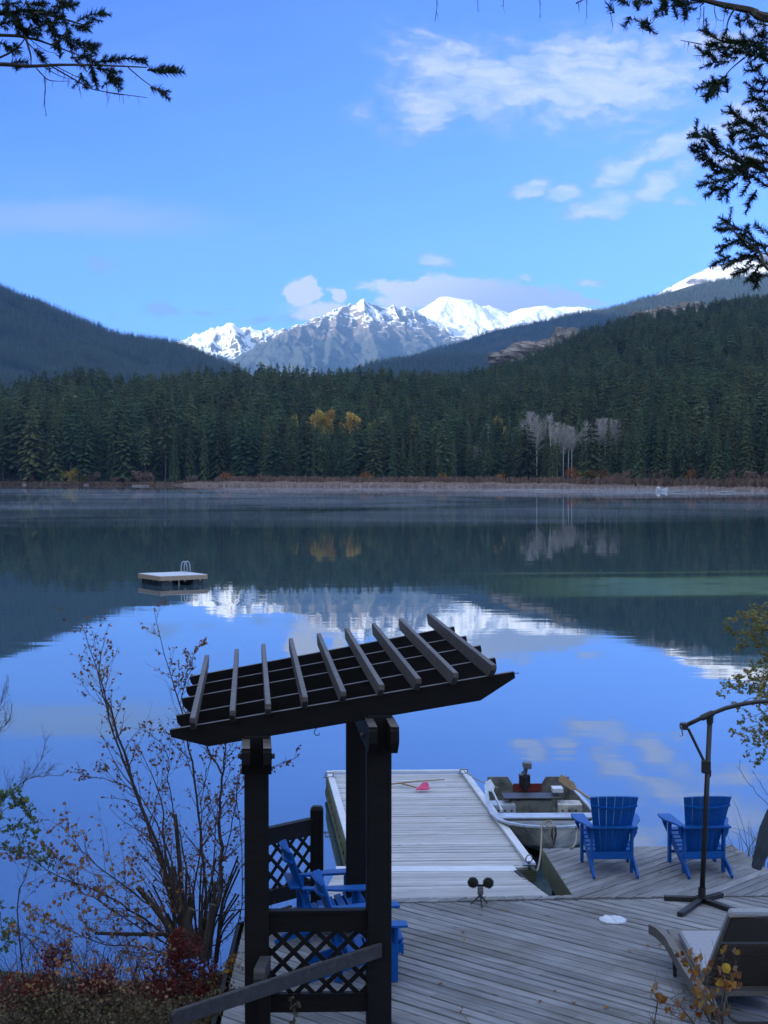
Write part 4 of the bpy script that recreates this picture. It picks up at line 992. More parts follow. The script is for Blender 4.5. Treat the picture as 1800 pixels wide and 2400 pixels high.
# joists and fascia below
fm = MB()
def side_board(a, b_, z1, z0, th=.04):
    a = Vector((a[0], a[1], 0)); b_ = Vector((b_[0], b_[1], 0)); nr = Vector((-(b_ - a).y, (b_ - a).x, 0)).normalized() * th
    fm.extrude([a + Vector((0, 0, z0)), b_ + Vector((0, 0, z0)), b_ + Vector((0, 0, z1)), a + Vector((0, 0, z1))], nr)
side_board((ul[0] - .005, ul[1]), (corner[0] - .005, corner[1]), ZD - .002, ZD - .30)
o_ = fm.build('fascia_board', M_fascia, deck); 
fm = MB()
side_board((ul[0], ul[1] + .003), (ur[0], ur[1] + .003), ZD - .04, ZD - .26); side_board((ur[0], ur[1]), (rr_[0], rr_[1]), ZD - .04, ZD - .26)
side_board((-.9, 16.72), (corner[0] - .05, corner[1] + .02), ZD - .04, ZD - .28); side_board((-1.5, 15.95), (-1.0, 16.6), ZD - .04, ZD - .28); side_board((-1.37, 9.6), (-1.5, 15.9), ZD - .04, ZD - .3)
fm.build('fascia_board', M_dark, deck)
jm_ = MB()
for k in range(11): jm_.box((-1.25 + k * .7, 13.1, ZD - .17), (.04, 6.9, .22))
for k in range(7): jm_.box((2.35 + k * .42, 17.9, ZD - .17), (.04, 1.8, .22))
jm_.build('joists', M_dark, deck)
jm_ = MB()
for x, y in [(2.15, 18.7), (4.2, 18.8), (2.2, 17.1), (0, 16.4), (-1, 16.2), (4.6, 17.4), (3.2, 18.8)]: jm_.tube([(x, y, -1.5), (x, y, ZD - .06)], .09, 8)
jm_.build('pilings', M_dark, deck)

# --- gangway and floating dock
ZK = 0.40
gang = bpy.data.objects.new('gangway', None); COL.objects.link(gang); gang['kind'] = 'structure'
g0 = P(1210, 2032, ZK + .03); gE = P(1292, 2100, ZD - .01); lx0, lx1 = -.42, -.62
def zg(x, y): return ZK + .035 + (ZD - ZK - .05) * min(1, max(0, (g0.y - .28 - y) / (g0.y - .28 - 16.8)))
reg = [(-.70, 16.70), (gE.x, gE.y - .05), (g0.x - .02, g0.y - .25), (-.60, g0.y - .25)]
planks(gang, reg, R_(5), .098, .009, 0, .03, M_dock, 7, zfun=zg)
lp = MB(); lp.extrude([(-.6, g0.y - .24, ZK + .028), (g0.x, g0.y - .24, ZK + .028), (g0.x - .03, g0.y + .06, ZK + .020), (-.6, g0.y + .03, ZK + .020)], (0, 0, .012)); lp.build('landing_plate', M_whitepaint, gang)
lp = MB(); lp.bar((-.66, 16.7, ZD - .16), (-.56, g0.y, ZK - .06), .05, .16); lp.bar((gE.x - .03, gE.y, ZD - .14), (g0.x - .04, g0.y, ZK - .06), .05, .16); lp.build('side_beam', M_dark, gang)
tl, tr_, br_ = P(768, 1814, ZK), P(1090, 1812, ZK), P(1252, 2033, ZK)
bl_ = Vector((tl.x + (br_.x - tr_.x) * 1.02, br_.y - .12, ZK))
dock = empty('floating_dock', (bl_.x, bl_.y, 0)); tag(dock, 'long floating dock of pale cross boards reaching out from the deck', 'dock')
dang = math.atan2(tr_.y - tl.y + .06, tr_.x - tl.x)
reg = [(tl.x, tl.y), (tr_.x, tr_.y + .0), (br_.x - .07, br_.y), (bl_.x, bl_.y)]
reg = [(p[0] - bl_.x, p[1] - bl_.y) for p in reg]
planks(dock, reg, R_(2.2), .14, .026, ZK, .032, M_dock, 9)
e = MB(); off = Vector((bl_.x, bl_.y, 0))
ins = .05
e.bar(tr_ - off + Vector((-.03, 0, .035)), br_ - off + Vector((-.03, 0, .035)), .10, .04); e.build('edge_strip', M_whitepaint, dock)
e = MB(); e.bar(tl - off + Vector((.03, 0, .035)), bl_ - off + Vector((.03, 0, .035)), .10, .04); e.build('edge_strip', M_whitepaint, dock)
e = MB(); e.bar(tl - off + Vector((.08, .03, .03)), tr_ - off + Vector((-.08, .03, .03)), .09, .035); e.build('edge_strip', M_whitepaint, dock)
e = MB()
for a, b_ in ((tr_, br_), (tl, bl_), (tl, tr_), (bl_, br_)): e.bar(a - off + Vector((0, 0, -.11)), b_ - off + Vector((0, 0, -.11)), .06, .14)
e.build('frame', M_fascia, dock)
e = MB(); a, b_ = tl - off, bl_ - off
e.bar(a + Vector((-.02, 0, -.30)), b_ + Vector((-.02, 0, -.30)), .05, .07)
for k in range(13):
    f0 = k / 13; f1 = (k + 1) / 13; q0 = a.lerp(b_, f0); q1 = a.lerp(b_, f1); e.bar(q0 + Vector((-.02, 0, -.28)), q0.lerp(q1, .5) + Vector((-.02, 0, -.12)), .03, .03); e.bar(q0.lerp(q1, .5) + Vector((-.02, 0, -.12)), q1 + Vector((-.02, 0, -.28)), .03, .03)
e.build('truss', M_fascia, dock)
e = MB()
for k in range(6):
    for s_ in (.22, .78):
        q0 = (tl - off).lerp(bl_ - off, (k + .5) / 6); q1 = (tr_ - off).lerp(br_ - off, (k + .5) / 6); c = q0.lerp(q1, s_); e.box((c.x, c.y, .02), (.55, .8, .38))
e.build('float', M_barrel, dock)
# cleats and mooring loops
for (px, py, dx) in ((1087, 1812, 0), (772, 1820, 0)):
    c = P(px, py, ZK + .06) - off; e = MB(); e.tube([c + Vector((-.06, 0, 0)), c + Vector((-.06, 0, .06)), c + Vector((.06, 0, .06)), c + Vector((.06, 0, 0))], .014, 6); e.box(c + Vector((0, 0, -.01)), (.2, .06, .015)); e.build('cleat', M_steel, dock)
c = P(1240, 2022, ZK + .07) - off; e = MB(); e.tube([c + Vector((.0, .03 * math.sin(t_), .05 + .05 * math.cos(t_))) + Vector((.045 * math.sin(t_), 0, 0)) for t_ in np.linspace(0, 6.28, 12)], .009, 5)
e.box(c + Vector((0, 0, -.02)), (.16, .12, .015)); e.tube([c + Vector((.0, 0, -.02)), c + Vector((0, 0, .02))], .02, 6); e.build('mooring_ring', M_steel, dock)

# pink dip net and bamboo pole on the dock
nb = P(975, 1850, ZK + .04); net = empty('dip_net', nb); e = MB()
a = P(940, 1836, ZK + .05) - nb; e.tube([a, Vector((0, 0, .03))], .012, 6); e.build('handle', M_bamboo, net)
e = MB(); hoop = [Vector((.02, 0, .02)), Vector((.10, .10, .03)), P(1001, 1833, ZK + .16) - nb, P(1003, 1838, ZK + .10) - nb, Vector((.23, .0, .02)), Vector((.10, -.08, .02)), Vector((.02, 0, .02))]
e.tube(hoop, .008, 5); e.build('hoop', M_pink, net)
e = MB(); t1 = P(1003, 1836, ZK + .14) - nb; q = [Vector((-.01, -.05, .01)), Vector((.20, -.06, .01)), t1, Vector((.08, .12, .05)), Vector((.12, .0, .12))]
e.add(q + [v + Vector((0, 0, -.01)) for v in q], [(0, 1, 4), (1, 2, 4), (2, 3, 4), (3, 0, 4), (5, 9, 6), (6, 9, 7), (7, 9, 8), (8, 9, 5), (0, 5, 6, 1), (1, 6, 7, 2), (2, 7, 8, 3), (3, 8, 5, 0)]); e.build('net_bag', M_pink, net)
tag(net, 'bright pink dip net lying on the far end of the dock', 'dip net')
e = MB(); a = P(912, 1838, ZK + .05); b_ = P(1042, 1827, ZK + .05); e.tube([a, a.lerp(b_, .5) + Vector((0, 0, .01)), b_], [.014, .012, .008], 6)
tag(e.build('cane_pole', M_bamboo, off=a), 'thin cane pole lying behind the pink net on the dock', 'pole')

# ================================================================== ARBOR
XA, XB, YA = P(599, 2380, ZD).x, P(887, 2380, ZD).x, 12.9
XA = (599.5 - 900) / F * YA; XB = (887 - 900) / F * YA
VB = Vector((-math.sin(R_(5)), math.cos(R_(5)), 0))
arb = empty('arbor', (XA, YA, ZD)); AO = Vector((XA, YA, ZD))
tag(arb, 'dark stained timber arbor with sloping slatted roof at the deck entrance', 'arbor')
PW = .205
b0 = Y(398, 1710, 12.85); b1 = Y(1204, 1574, 12.85); bd = (b1 - b0).normalized(); pn = bd.cross(VB).normalized()
def beam_z(x): return b0.z + (x - b0.x) * bd.z / bd.x
BT = .19
LB = 2.70
posts = []
for (x, y) in ((XA, YA), (XB, YA), (XA + VB.x * LB, YA + VB.y * LB), (XB + VB.x * LB, YA + VB.y * LB)):
    zt = beam_z(x - VB.x * ((y - YA) / VB.y)) - .17
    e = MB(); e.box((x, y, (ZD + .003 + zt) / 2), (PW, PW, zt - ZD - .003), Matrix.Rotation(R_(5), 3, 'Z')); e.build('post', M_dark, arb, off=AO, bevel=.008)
for x in (XA, XB):
    zt = beam_z(x) - .195
    for s_ in (-.088, .088):
        xx_ = x + s_; e = MB(); p0 = Vector((xx_, YA, zt)) - VB * .55; p1 = Vector((xx_, YA, zt)) + VB * (LB + .5)
        h_ = .235 if x == XA else .235
        u = Vector((0, 0, 1)); poly = [p0 - VB * 0 + u * -.035, p0 + VB * .02 + u * 0, p1 + u * 0, p1 + u * -.14, p1 - VB * .10 + u * -h_, p0 + VB * .14 + u * -h_, p0 + VB * 0 + u * -.13]
        poly = [q_ - Vector((.034, 0, 0)) for q_ in poly]; e.extrude(poly, (.068, 0, 0)); e.build('cross_beam', M_dark, arb, off=AO)
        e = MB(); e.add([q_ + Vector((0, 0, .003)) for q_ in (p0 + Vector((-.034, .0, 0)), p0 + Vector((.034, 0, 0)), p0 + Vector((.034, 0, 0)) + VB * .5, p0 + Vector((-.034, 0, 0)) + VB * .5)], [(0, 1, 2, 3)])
        e.build('pale_top_face', M_rafter, arb, off=AO)  # paler sheet over the top of the cross beam only
    e = MB()
    for s_ in (-1, 1): e.tube([(x + s_ * .09, YA, zt - .16), (x + s_ * .155, YA, zt - .16)], .022, 8)
    e.box((x, YA - .02, zt - .16), (.27, .02, .05)); e.build('bolt', M_black, arb, off=AO)
# five sloping beams
ends = [((398, 1710), (1204, 1574)), ((413, 1677), (1160, 1542)), ((426, 1637), (1126, 1513)), ((436, 1610), (1092, 1491)), ((445, 1586), (1064, 1469))]
for k, (l_, r2) in enumerate(ends):
    a = onplane(l_[0], l_[1], b0, pn); b_ = onplane(r2[0], r2[1], b0, pn); d_ = (b_ - a).normalized(); dn = -pn if pn.z > 0 else pn
    L = (b_ - a).length; cL = .30 if k == 0 else .08; cR = .32 if k == 0 else .08
    poly = [a, b_, b_ + dn * .05, b_ - d_ * cR + dn * BT, a + d_ * cL + dn * BT, a + dn * .06]
    e = MB(); e.extrude([q_ - VB * .03 for q_ in poly], VB * .06); e.build('beam', M_dark, arb, off=AO)
    e = MB(); upn = -dn * .0025; e.add([a - VB * .029 + upn, b_ - VB * .029 + upn, b_ + VB * .029 + upn, a + VB * .029 + upn], [(0, 1, 2, 3)]); e.build('pale_top_face', M_rafter, arb, off=AO)  # same paler sheet along the beam's top face
def c1(x, y): return (360 + x / 1.843, 1400 + y / 1.843)
up = -dn
raf = [((168, 520), (245, 246)), ((340, 488), (357, 223)), ((495, 460), (477, 200)), ((655, 430), (600, 175)), ((820, 405), (713, 155)), ((985, 377), (823, 133)), ((1145, 350), (943, 113)), ((1305, 325), (1060, 93)), ((1470, 292), (1180, 70))]
RH = .12
for (n_, f_) in raf:
    a = onplane(*c1(*n_), b0 + up * RH, pn); b_ = onplane(*c1(*f_), b0 + up * RH, pn)
    b_ = a + VB * (b_ - a).dot(VB)
    d_ = VB; w_ = Vector((1, 0, 0)) * .046; dz = -RH
    poly = [a, b_ , b_ + Vector((0, 0, -.05)), b_ - d_ * .12 + Vector((0, 0, dz)), a + d_ * .16 + Vector((0, 0, dz - .001)), a + Vector((0, 0, -.045))]
    e = MB(); e.extrude([q_ - w_ / 2 for q_ in poly], w_); e.build('rafter', M_rafter, arb, off=AO, bevel=.004)
# lattice railing between the two front posts, and its neighbour along the water side of the deck
def lattice_panel(parent, off, A, B, ztopA, ztopB, dz_bot, mat, nper=.185, top_h=.16, bot_h=.14):
    A = Vector((A[0], A[1], 0)); B = Vector((B[0], B[1], 0)); d_ = (B - A).normalized(); L = (B - A).length; nr = Vector((-d_.y, d_.x, 0))
    zt = lambda s: ztopA + (ztopB - ztopA) * s / L
    e = MB(); e.bar(A + Vector((0, 0, zt(0) - top_h / 2)), B + Vector((0, 0, zt(L) - top_h / 2)), .045, top_h); e.build('top_rail', mat, parent, off=off)
    e = MB(); e.bar(A + Vector((0, 0, zt(0) + .012)), B + Vector((0, 0, zt(L) + .012)), .085, .026); e.build('cap_rail', mat, parent, off=off)
    e = MB(); e.bar(A + Vector((0, 0, zt(0) - dz_bot + bot_h / 2)), B + Vector((0, 0, zt(L) - dz_bot + bot_h / 2)), .045, bot_h); e.build('bottom_rail', mat, parent, off=off)
    e = MB(); e.bar(A + Vector((0, 0, zt(0) - dz_bot + bot_h + .01)), B + Vector((0, 0, zt(L) - dz_bot + bot_h + .01)), .07, .02); e.build('ledge', mat, parent, off=off)
    hi = -top_h + .01; lo = -dz_bot + bot_h; hh_ = hi - lo; k = 0.80; step = nper / k * 1.0
    for sg in (1, -1):
        s0 = -hh_ / 1.0 * .85
        sps = np.arange(-hh_ * .93, L + hh_, .185)
        for s in sps:
            x0, x1 = s, s + hh_
            z0, z1 = (lo, hi) if sg > 0 else (hi, lo)
            t0 = max(0, (0 - x0) / (x1 - x0)); t1 = min(1, (L - x0) / (x1 - x0))
            if t1 - t0 < .04: continue
            q0 = A + d_ * (x0 + (x1 - x0) * t0) + Vector((0, 0, zt(0) + (ztopB - ztopA) / L * (x0 + (x1 - x0) * t0) + z0 + (z1 - z0) * t0)) + nr * (.006 * sg)
            q1 = A + d_ * (x0 + (x1 - x0) * t1) + Vector((0, 0, zt(0) + (ztopB - ztopA) / L * (x0 + (x1 - x0) * t1) + z0 + (z1 - z0) * t1)) + nr * (.006 * sg)
            side = d_ * 0; e = MB(); dd = (q1 - q0).normalized(); e.bar(q0, q1, .010, .038, up=dd.cross(nr)); e.build('lattice_slat', mat, parent, off=off)
lattice_panel(arb, AO, (XA + .09, YA), (XB - .09, YA), 1.655, 1.665, .845, M_dark)
fr = empty('lattice_railing', (-1.3, 16.0, ZD)); FO = Vector((-1.3, 16.0, ZD))
sp = P(741, 2070, ZD); spx, spy = -.73, 16.62
lattice_panel(fr, FO, (-1.37, 15.99), (spx - .06, spy - .04), 1.60, 1.60, .80, M_dark)
e = MB(); e.box((spx, spy, ZD + .50), (.14, .14, 1.0)); e.extrude([(spx - .07, spy - .07, ZD + 1.0), (spx + .07, spy - .07, ZD + 1.0), (spx + .07, spy + .07, ZD + 1.0), (spx - .07, spy + .07, ZD + 1.0)], (0, 0, .012)); e.build('post', M_dark, fr, off=FO)
e = MB(); e.lathe((spx, spy, ZD + 1.012), [(.099, 0), (.06, .035), (.001, .036)], 4, Matrix.Rotation(R_(45), 3, 'Z')); e.build('post_cap', M_dark, fr, off=FO)
tag(fr, 'short dark lattice railing with capped post at the water side of the deck', 'railing')
# hook beneath the front beam and a tiny one at its tip
e = MB(); h0 = Y(742, 1704, 12.86); e.tube([h0 + Vector(v) for v in ((0, 0, .03), (0, 0, -.01), (-.018, 0, -.03), (-.02, 0, -.055), (0, 0, -.072), (.022, 0, -.066), (.026, 0, -.05))], .004, 5)
e.build('hook', M_black, arb, off=AO)
e = MB(); h0 = onplane(1204, 1578, b0, pn); e.tube([h0, h0 + Vector((.03, 0, 0)), h0 + Vector((.045, 0, .004))], .004, 5); e.build('hook', M_black, arb, off=AO)
# stair handrails climbing from the arbor towards the house
def handrail(a, b_, lab, posts_, wid=.042):
    a = Vector(a); b_ = Vector(b_); r = empty('stair_handrail', a); d_ = (b_ - a).normalized()
    side = d_.cross(Vector((0, 0, 1))).normalized(); u = side.cross(d_)
    e = MB(); hgt = .118; w_ = side * wid
    poly = [a, b_, b_ + d_ * .03 - u * .03, b_ + d_ * .03 - u * hgt, a - u * hgt]
    e.extrude([q_ - w_ / 2 for q_ in poly], w_); e.build('rail_board', M_rail, r, off=a, bevel=.006)
    for f_ in posts_:
        q_ = a.lerp(b_, f_); e = MB(); e.box((q_.x, q_.y, (q_.z - .12 + .3) / 2), (.09, .09, q_.z - .12 - .3)); e.build('rail_post', M_dark, r, off=a)
    return tag(r, lab, 'handrail')
rB0 = Y(892, 2210, 12.78); rB1 = Y(408, 2368, 10.9)
handrail(rB0, rB1, 'long dark stair handrail sloping across in front of the lattice', [])
rA0 = Y(622, 2240, 12.72); rA1 = Vector((rA0.x + .01, 12.0, rA0.z + .13))
handrail(rA0, rA1, 'short handrail seen end on below the left arbor post', [.12], .092)
# ================================================================== ADIRONDACK CHAIRS
def adirondack():
    r = empty('adirondack_chair', (0, 0, 0)); B_ = M_blue
    def part(nm, e, bev=.004): return e.build(nm, B_, r, bevel=bev)
    for s_ in (-1, 1):
        e = MB(); e.box((s_ * .275, .30, .262), (.032, .085, .518)); part('front_leg', e)
        e = MB(); e.box((s_ * .235, -.20, .285), (.032, .075, .56)); part('rear_leg', e)
        e = MB(); poly = [(s_ * .252, .38, .36), (s_ * .252, .38, .27), (s_ * .252, -.50, .0), (s_ * .252, -.52, .04), (s_ * .252, -.42, .11)]
        x0 = -.013; e.extrude([Vector(p_) + Vector((x0, 0, 0)) for p_ in poly], (.026, 0, 0)); part('seat_rail', e)
        e = MB(); x = s_; poly = [(.235 * x, .42, .535), (.395 * x, .42, .535), (.405 * x, .30, .535), (.385 * x, .10, .535), (.315 * x, -.10, .535), (.29 * x, -.25, .535), (.225 * x, -.25, .535), (.225 * x, -.1, .535)]
        if s_ < 0: poly = poly[::-1]
        e.extrude(poly, (0, 0, .024)); part('armrest', e)
        e = MB(); poly = [(s_ * .305, .30, .53), (s_ * .37, .30, .53), (s_ * .355, .30, .47), (s_ * .305, .30, .36)]; e.extrude(poly, (0, .028, 0)); part('arm_bracket', e)
        e = MB(); poly = [(s_ * .252, -.20, .53), (s_ * .305, -.20, .53), (s_ * .295, -.20, .46), (s_ * .252, -.20, .38)]; e.extrude(poly, (0, .028, 0)); part('arm_bracket', e)
    for k in range(6):
        y = .36 - k * .088; z = .375 - k * .0265 + (.008 if k == 0 else 0)
        e = MB(); e.box((0, y, z), (.53, .074, .022), Matrix.Rotation(R_(16), 3, 'X')); part('seat_slat', e)
    e = MB(); e.box((0, .385, .30), (.53, .024, .10)); part('front_apron', e)
    e = MB(); e.box((0, .33, .12), (.52, .022, .035)); part('stretcher', e)
    # fan of back slats, curved in plan, leaning back
    lean = R_(22); n = 6
    base = Vector((0, -.13, .20)); bu = Vector((0, -math.sin(lean), math.cos(lean))); bn_ = Vector((0, math.cos(lean), math.sin(lean)))
    L0 = .76
    def bp(f, h_): # f in -1..1 across, h_ 0..1 up
        half = .175 + (.285 - .175) * h_; x = f * half; bow = .055 * (f * f) * (.5 + .7 * h_)
        return base + Vector((x, 0, 0)) + bu * (h_ * L0) + bn_ * bow
    for k in range(n):
        f0 = -1 + 2 * (k + .035) / n; f1 = -1 + 2 * (k + .965) / n
        e = MB(); vs = []
        hs = [0, .35, .7, 1]
        for h_ in hs:
            for f in (f0, f1):
                hh_ = h_
                if h_ == 1: hh_ = 1.0 + .075 * (1 - f * f) - .02
                q_ = bp(f, hh_); vs += [q_ + bn_ * .010, q_ - bn_ * .010]
        fs_ = []
        for i in range(3):
            a = i * 4; b2 = a + 4
            fs_ += [(a, b2, b2 + 2, a + 2), (a + 1, a + 3, b2 + 3, b2 + 1), (a, a + 1, b2 + 1, b2), (a + 2, b2 + 2, b2 + 3, a + 3)]
        fs_ += [(0, 2, 3, 1), (12, 13, 15, 14)]
        e.add(vs, fs_); part('back_slat', e, 0)
    # curved upper batten, straight arm-height rail and lower rail
    def batten(h_, dep, ht, out, ext=1.0, n_=10, nm='back_batten'):
        e = MB(); vs = []; 
        for i in range(n_ + 1):
            f = (-1 + 2 * i / n_) * ext; q_ = bp(f, h_) - bn_ * .0105
            o2 = q_ - bn_ * dep if out is None else Vector((q_.x, min(q_.y - dep, out), q_.z - (q_.y - min(q_.y - dep, out)) * math.tan(lean) * 0))
            vs += [q_ - bu * ht / 2, q_ + bu * ht / 2, o2 + bu * ht / 2, o2 - bu * ht / 2]
        fs_ = [(4 * i + j, 4 * i + (j + 1) % 4, 4 * i + 4 + (j + 1) % 4, 4 * i + 4 + j) for i in range(n_) for j in range(4)] + [(3, 2, 1, 0), (4 * n_, 4 * n_ + 1, 4 * n_ + 2, 4 * n_ + 3)]
        e.add(vs, fs_); e.build(nm, B_, r)
    batten(.86, .028, .024, None)
    e = MB(); e.box((0, -.315, .562), (.56, .10, .024)); part('arm_cross_rail', e)
    e = MB(); e.box((0, -.215, .205), (.48, .03, .085)); part('lower_back_rail', e)
    return r
def place_chair(src, loc, rz, label, grp='blue slatted garden chairs'):
    c = src if src.get('used') is None else copy_tree(src)
    c.location = loc; c.rotation_euler = (0, 0, rz); tag(c, label, 'chair', grp); return c
chair = adirondack()
a = P(1435, 2040, ZD); place_chair(chair, (2.655, 18.02, ZD + .002), R_(1), 'blue adirondack chair facing the lake, beside the moored boat'); chair['used'] = 1
chairs = [((3.72, 18.03, ZD + .002), R_(4), 'blue adirondack chair facing the lake, partly behind the umbrella pole'),
          ((-.24, 14.22, ZD + .002), R_(-84), 'nearest blue adirondack chair, seen from its side through the arbor lattice'),
          ((-.62, 15.42, ZD + .002), R_(-80), 'blue adirondack chair just behind the nearest one, by the lattice railing')]
for l_, rz, lab in chairs:
    c = copy_tree(chair); del c['used']; c.location = l_; c.rotation_euler = (0, 0, rz); tag(c, lab, 'chair', 'blue slatted garden chairs')
del chair['used']

# ================================================================== CANTILEVER UMBRELLA (closed)
ub = P(1645, 2114, ZD); um = empty('cantilever_umbrella', ub); T_ = Y(1664, 1682, ub.y)
e = MB(); e.tube([ub + Vector((0, 0, .05)), T_], .029, 10); e.build('pole', M_black, um, off=ub, smooth=True)
e = MB(); e.tube([ub + Vector((0, 0, .05)), ub + Vector((0, 0, .16))], .042, 10); e.build('pole_socket', M_black, um, off=ub)
for px, py in ((1556, 2110), (1737, 2146), (1593, 2150), (1692, 2103)):
    q_ = P(px, py, ZD); d_ = (Vector((q_.x, q_.y, 0)) - Vector((ub.x, ub.y, 0))); q1 = Vector((ub.x, ub.y, ZD + .03)); q2 = q1 + d_
    e = MB(); e.bar(q1 + d_.normalized() * .035, q2, .065, .05); e.build('base_arm', M_black, um, off=ub, bevel=.006)
e = MB(); e.box(ub + Vector((0, 0, .058)), (.14, .14, .008), Matrix.Rotation(R_(45), 3, 'Z')); e.build('base_plate', M_black, um, off=ub)
bpts = [Y(x, y, ub.y) for x, y in ((1606, 1701), (1635, 1687), (1664, 1674), (1700, 1660), (1740, 1650), (1775, 1645), (1810, 1643), (1870, 1645), (1950, 1656), (2050, 1680))]
e = MB(); e.tube(bpts, .024, 8); e.build('boom', M_black, um, off=ub, smooth=True)
e = MB(); e.tube([bpts[2] + (bpts[1] - bpts[2]) * .7, bpts[2] + (bpts[3] - bpts[2]) * .2], .036, 8); e.tube([T_ - Vector((0, 0, .06)), T_ + Vector((0, 0, .03))], .038, 8); e.build('boom_hinge', M_black, um, off=ub)
s0 = Y(1613, 1708, ub.y); s1 = Y(1651, 1786, ub.y); e = MB(); e.tube([s0, s1], .016, 8); e.build('strut', M_black, um, off=ub)
e = MB(); e.box(Y(1657, 1797, ub.y) + Vector((-.01, 0, 0)), (.095, .07, .14)); e.tube([Y(1662, 1805, ub.y), Y(1664, 1822, ub.y)], [.03, .014], 6); e.build('sliding_collar', M_black, um, off=ub, bevel=.01)
e = MB(); cbx = Y(1603, 1702, ub.y); e.box(cbx, (.085, .075, .075)); e.build('crank_box', M_black, um, off=ub, bevel=.01)
e = MB(); k0 = Y(1596, 1702, ub.y - .06); e.tube([k0, k0 + Vector((0, -.02, 0)), k0 + Vector((.018, -.02, -.10)), k0 + Vector((-.012, -.025, -.103))], .007, 6); e.build('crank_handle', M_steel, um, off=ub)
tp = bpts[-1]; c0 = Y(1830, 1860, ub.y); c1_ = Y(1772, 2036, ub.y)
e = MB(); e.tube([tp, tp.lerp(c0, .5), c0], .012, 6); e.build('hanger', M_black, um, off=ub)
e = MB(); n_ = 12; pts = [c0.lerp(c1_, f) for f in (0, .25, .5, .75, .93, 1)]; e.tube(pts, [.03, .085, .10, .085, .062, .05], n_); 
e.v = [(x + .006 * math.sin(i * 2.4), y, z) for i, (x, y, z) in enumerate(e.v)]
e.build('folded_canopy', simple('slate_canopy_cloth', (.03, .045, .06), (.045, .06, .08), 8, .85), um, off=ub)
tag(um, 'black cantilever umbrella stand with cross base and curved boom on the deck', 'umbrella')

# ================================================================== BINAURAL RECORDER, DISC, LOUNGER
tb = P(1126, 2118, ZD); mc = empty('microphone_recorder', tb); MO = tb
hub = tb + Vector((0, 0, .095))
for px, py in ((1103, 2119), (1130, 2127), (1142, 2117)):
    q_ = P(px, py, ZD + .006); e = MB(); e.tube([hub, q_], [.011, .008], 6); e.build('tripod_leg', M_black, mc, off=MO)
e = MB(); e.box(hub + Vector((0, 0, .045)), (.062, .045, .085)); e.build('recorder_body', M_grey, mc, off=MO, bevel=.006)
e = MB(); e.box(hub + Vector((0, -.024, .055)), (.040, .004, .035)); e.build('screen', M_steel, mc, off=MO)
e = MB(); e.bar(hub + Vector((-.06, 0, .105)), hub + Vector((.065, 0, .105)), .02, .022); e.build('cross_bar', M_black, mc, off=MO)
for s_ in (-.083, .083):
    r_ = random.Random(3 if s_ < 0 else 4); e = MB(); cc = hub + Vector((s_ + .002, 0, .135 - (.004 if s_ > 0 else 0))); e.ball(cc, .053, 12, 8, (1.08, 1, .95))
    for k in range(900):
        v = Vector((r_.gauss(0, 1), r_.gauss(0, 1), r_.gauss(0, 1))).normalized(); t1 = Vector((r_.gauss(0, 1), r_.gauss(0, 1), r_.gauss(0, 1))) * .002
        e.add([cc + v * .050 + t1, cc + v * .050 - t1, cc + v * r_.uniform(.058, .068) + t1 * 2.5], [(0, 1, 2)])
    e.build('furry_windshield', M_fur, mc, off=MO)
tag(mc, 'small recorder with two dark furry windshields on a mini tripod', 'microphone')
dc = P(1435, 2158, ZD); r_ = random.Random(2); e = MB(); n_ = 20; ring0 = []; ring1 = []; ring2 = []
for j in range(n_):
    a = 6.283 * j / n_; k_ = r_.uniform(.95, 1.04); ring0.append((dc.x + .145 * k_ * math.cos(a), dc.y + .135 * k_ * math.sin(a), ZD + .004)); ring1.append((dc.x + .14 * k_ * math.cos(a), dc.y + .13 * k_ * math.sin(a), ZD + .018)); ring2.append((dc.x + .10 * math.cos(a), dc.y + .09 * math.sin(a), ZD + r_.uniform(.022, .045)))
e.add(ring0 + ring1 + ring2 + [(dc.x, dc.y, ZD + .03)], [(j, (j + 1) % n_, n_ + (j + 1) % n_, n_ + j) for j in range(n_)] + [(n_ + j, n_ + (j + 1) % n_, 2 * n_ + (j + 1) % n_, 2 * n_ + j) for j in range(n_)] + [(2 * n_ + j, 2 * n_ + (j + 1) % n_, 3 * n_) for j in range(n_)] + [tuple(range(n_ - 1, -1, -1))])
tag(e.build('frosted_disc', M_ice, off=dc), 'crumpled frosty white disc lying flat on the deck', 'disc')
# wicker chaise
lg = empty('wicker_lounger', (2.83, 13.2, ZD)); LO_ = Vector((2.83, 13.2, ZD)); WD = .66
def rail_pts(x): return [Vector((x + dx, y, z)) for dx, y, z in ((-.10, 14.78, .98), (-.06, 14.6, .995), (-.02, 14.35, .985), (0, 14.0, .94), (.01, 13.6, .92), (.0, 13.2, .95), (-.01, 12.9, 1.0), (-.01, 12.65, 1.03), (-.01, 12.35, 1.0))]
for nm, x in (('side_rail', 2.70), ('side_rail', 2.70 + WD + .12)):
    e = MB(); pp = rail_pts(x)
    for a, b_ in zip(pp[:-1], pp[1:]):
        vs = []
        for q_ in (a, b_): vs += [q_ + Vector((-.035, 0, -.075)), q_ + Vector((.035, 0, -.075)), q_ + Vector((.035, 0, .02)), q_ + Vector((-.035, 0, .02))]
        e.add(vs, [(0, 1, 5, 4), (1, 2, 6, 5), (2, 3, 7, 6), (3, 0, 4, 7)])
    e.add([pp[0] + Vector(v) for v in ((-.035, 0, -.075), (.035, 0, -.075), (.035, 0, .02), (-.035, 0, .02))], [(0, 1, 2, 3)])
    e.build(nm, M_wickrail, lg, off=LO_)
    for yb in (14.2, 12.5):
        e = MB(); e.tube([(x, yb, .93), (x, yb - .08, ZD + .004)], .018, 6); e.build('leg', M_black, lg, off=LO_)
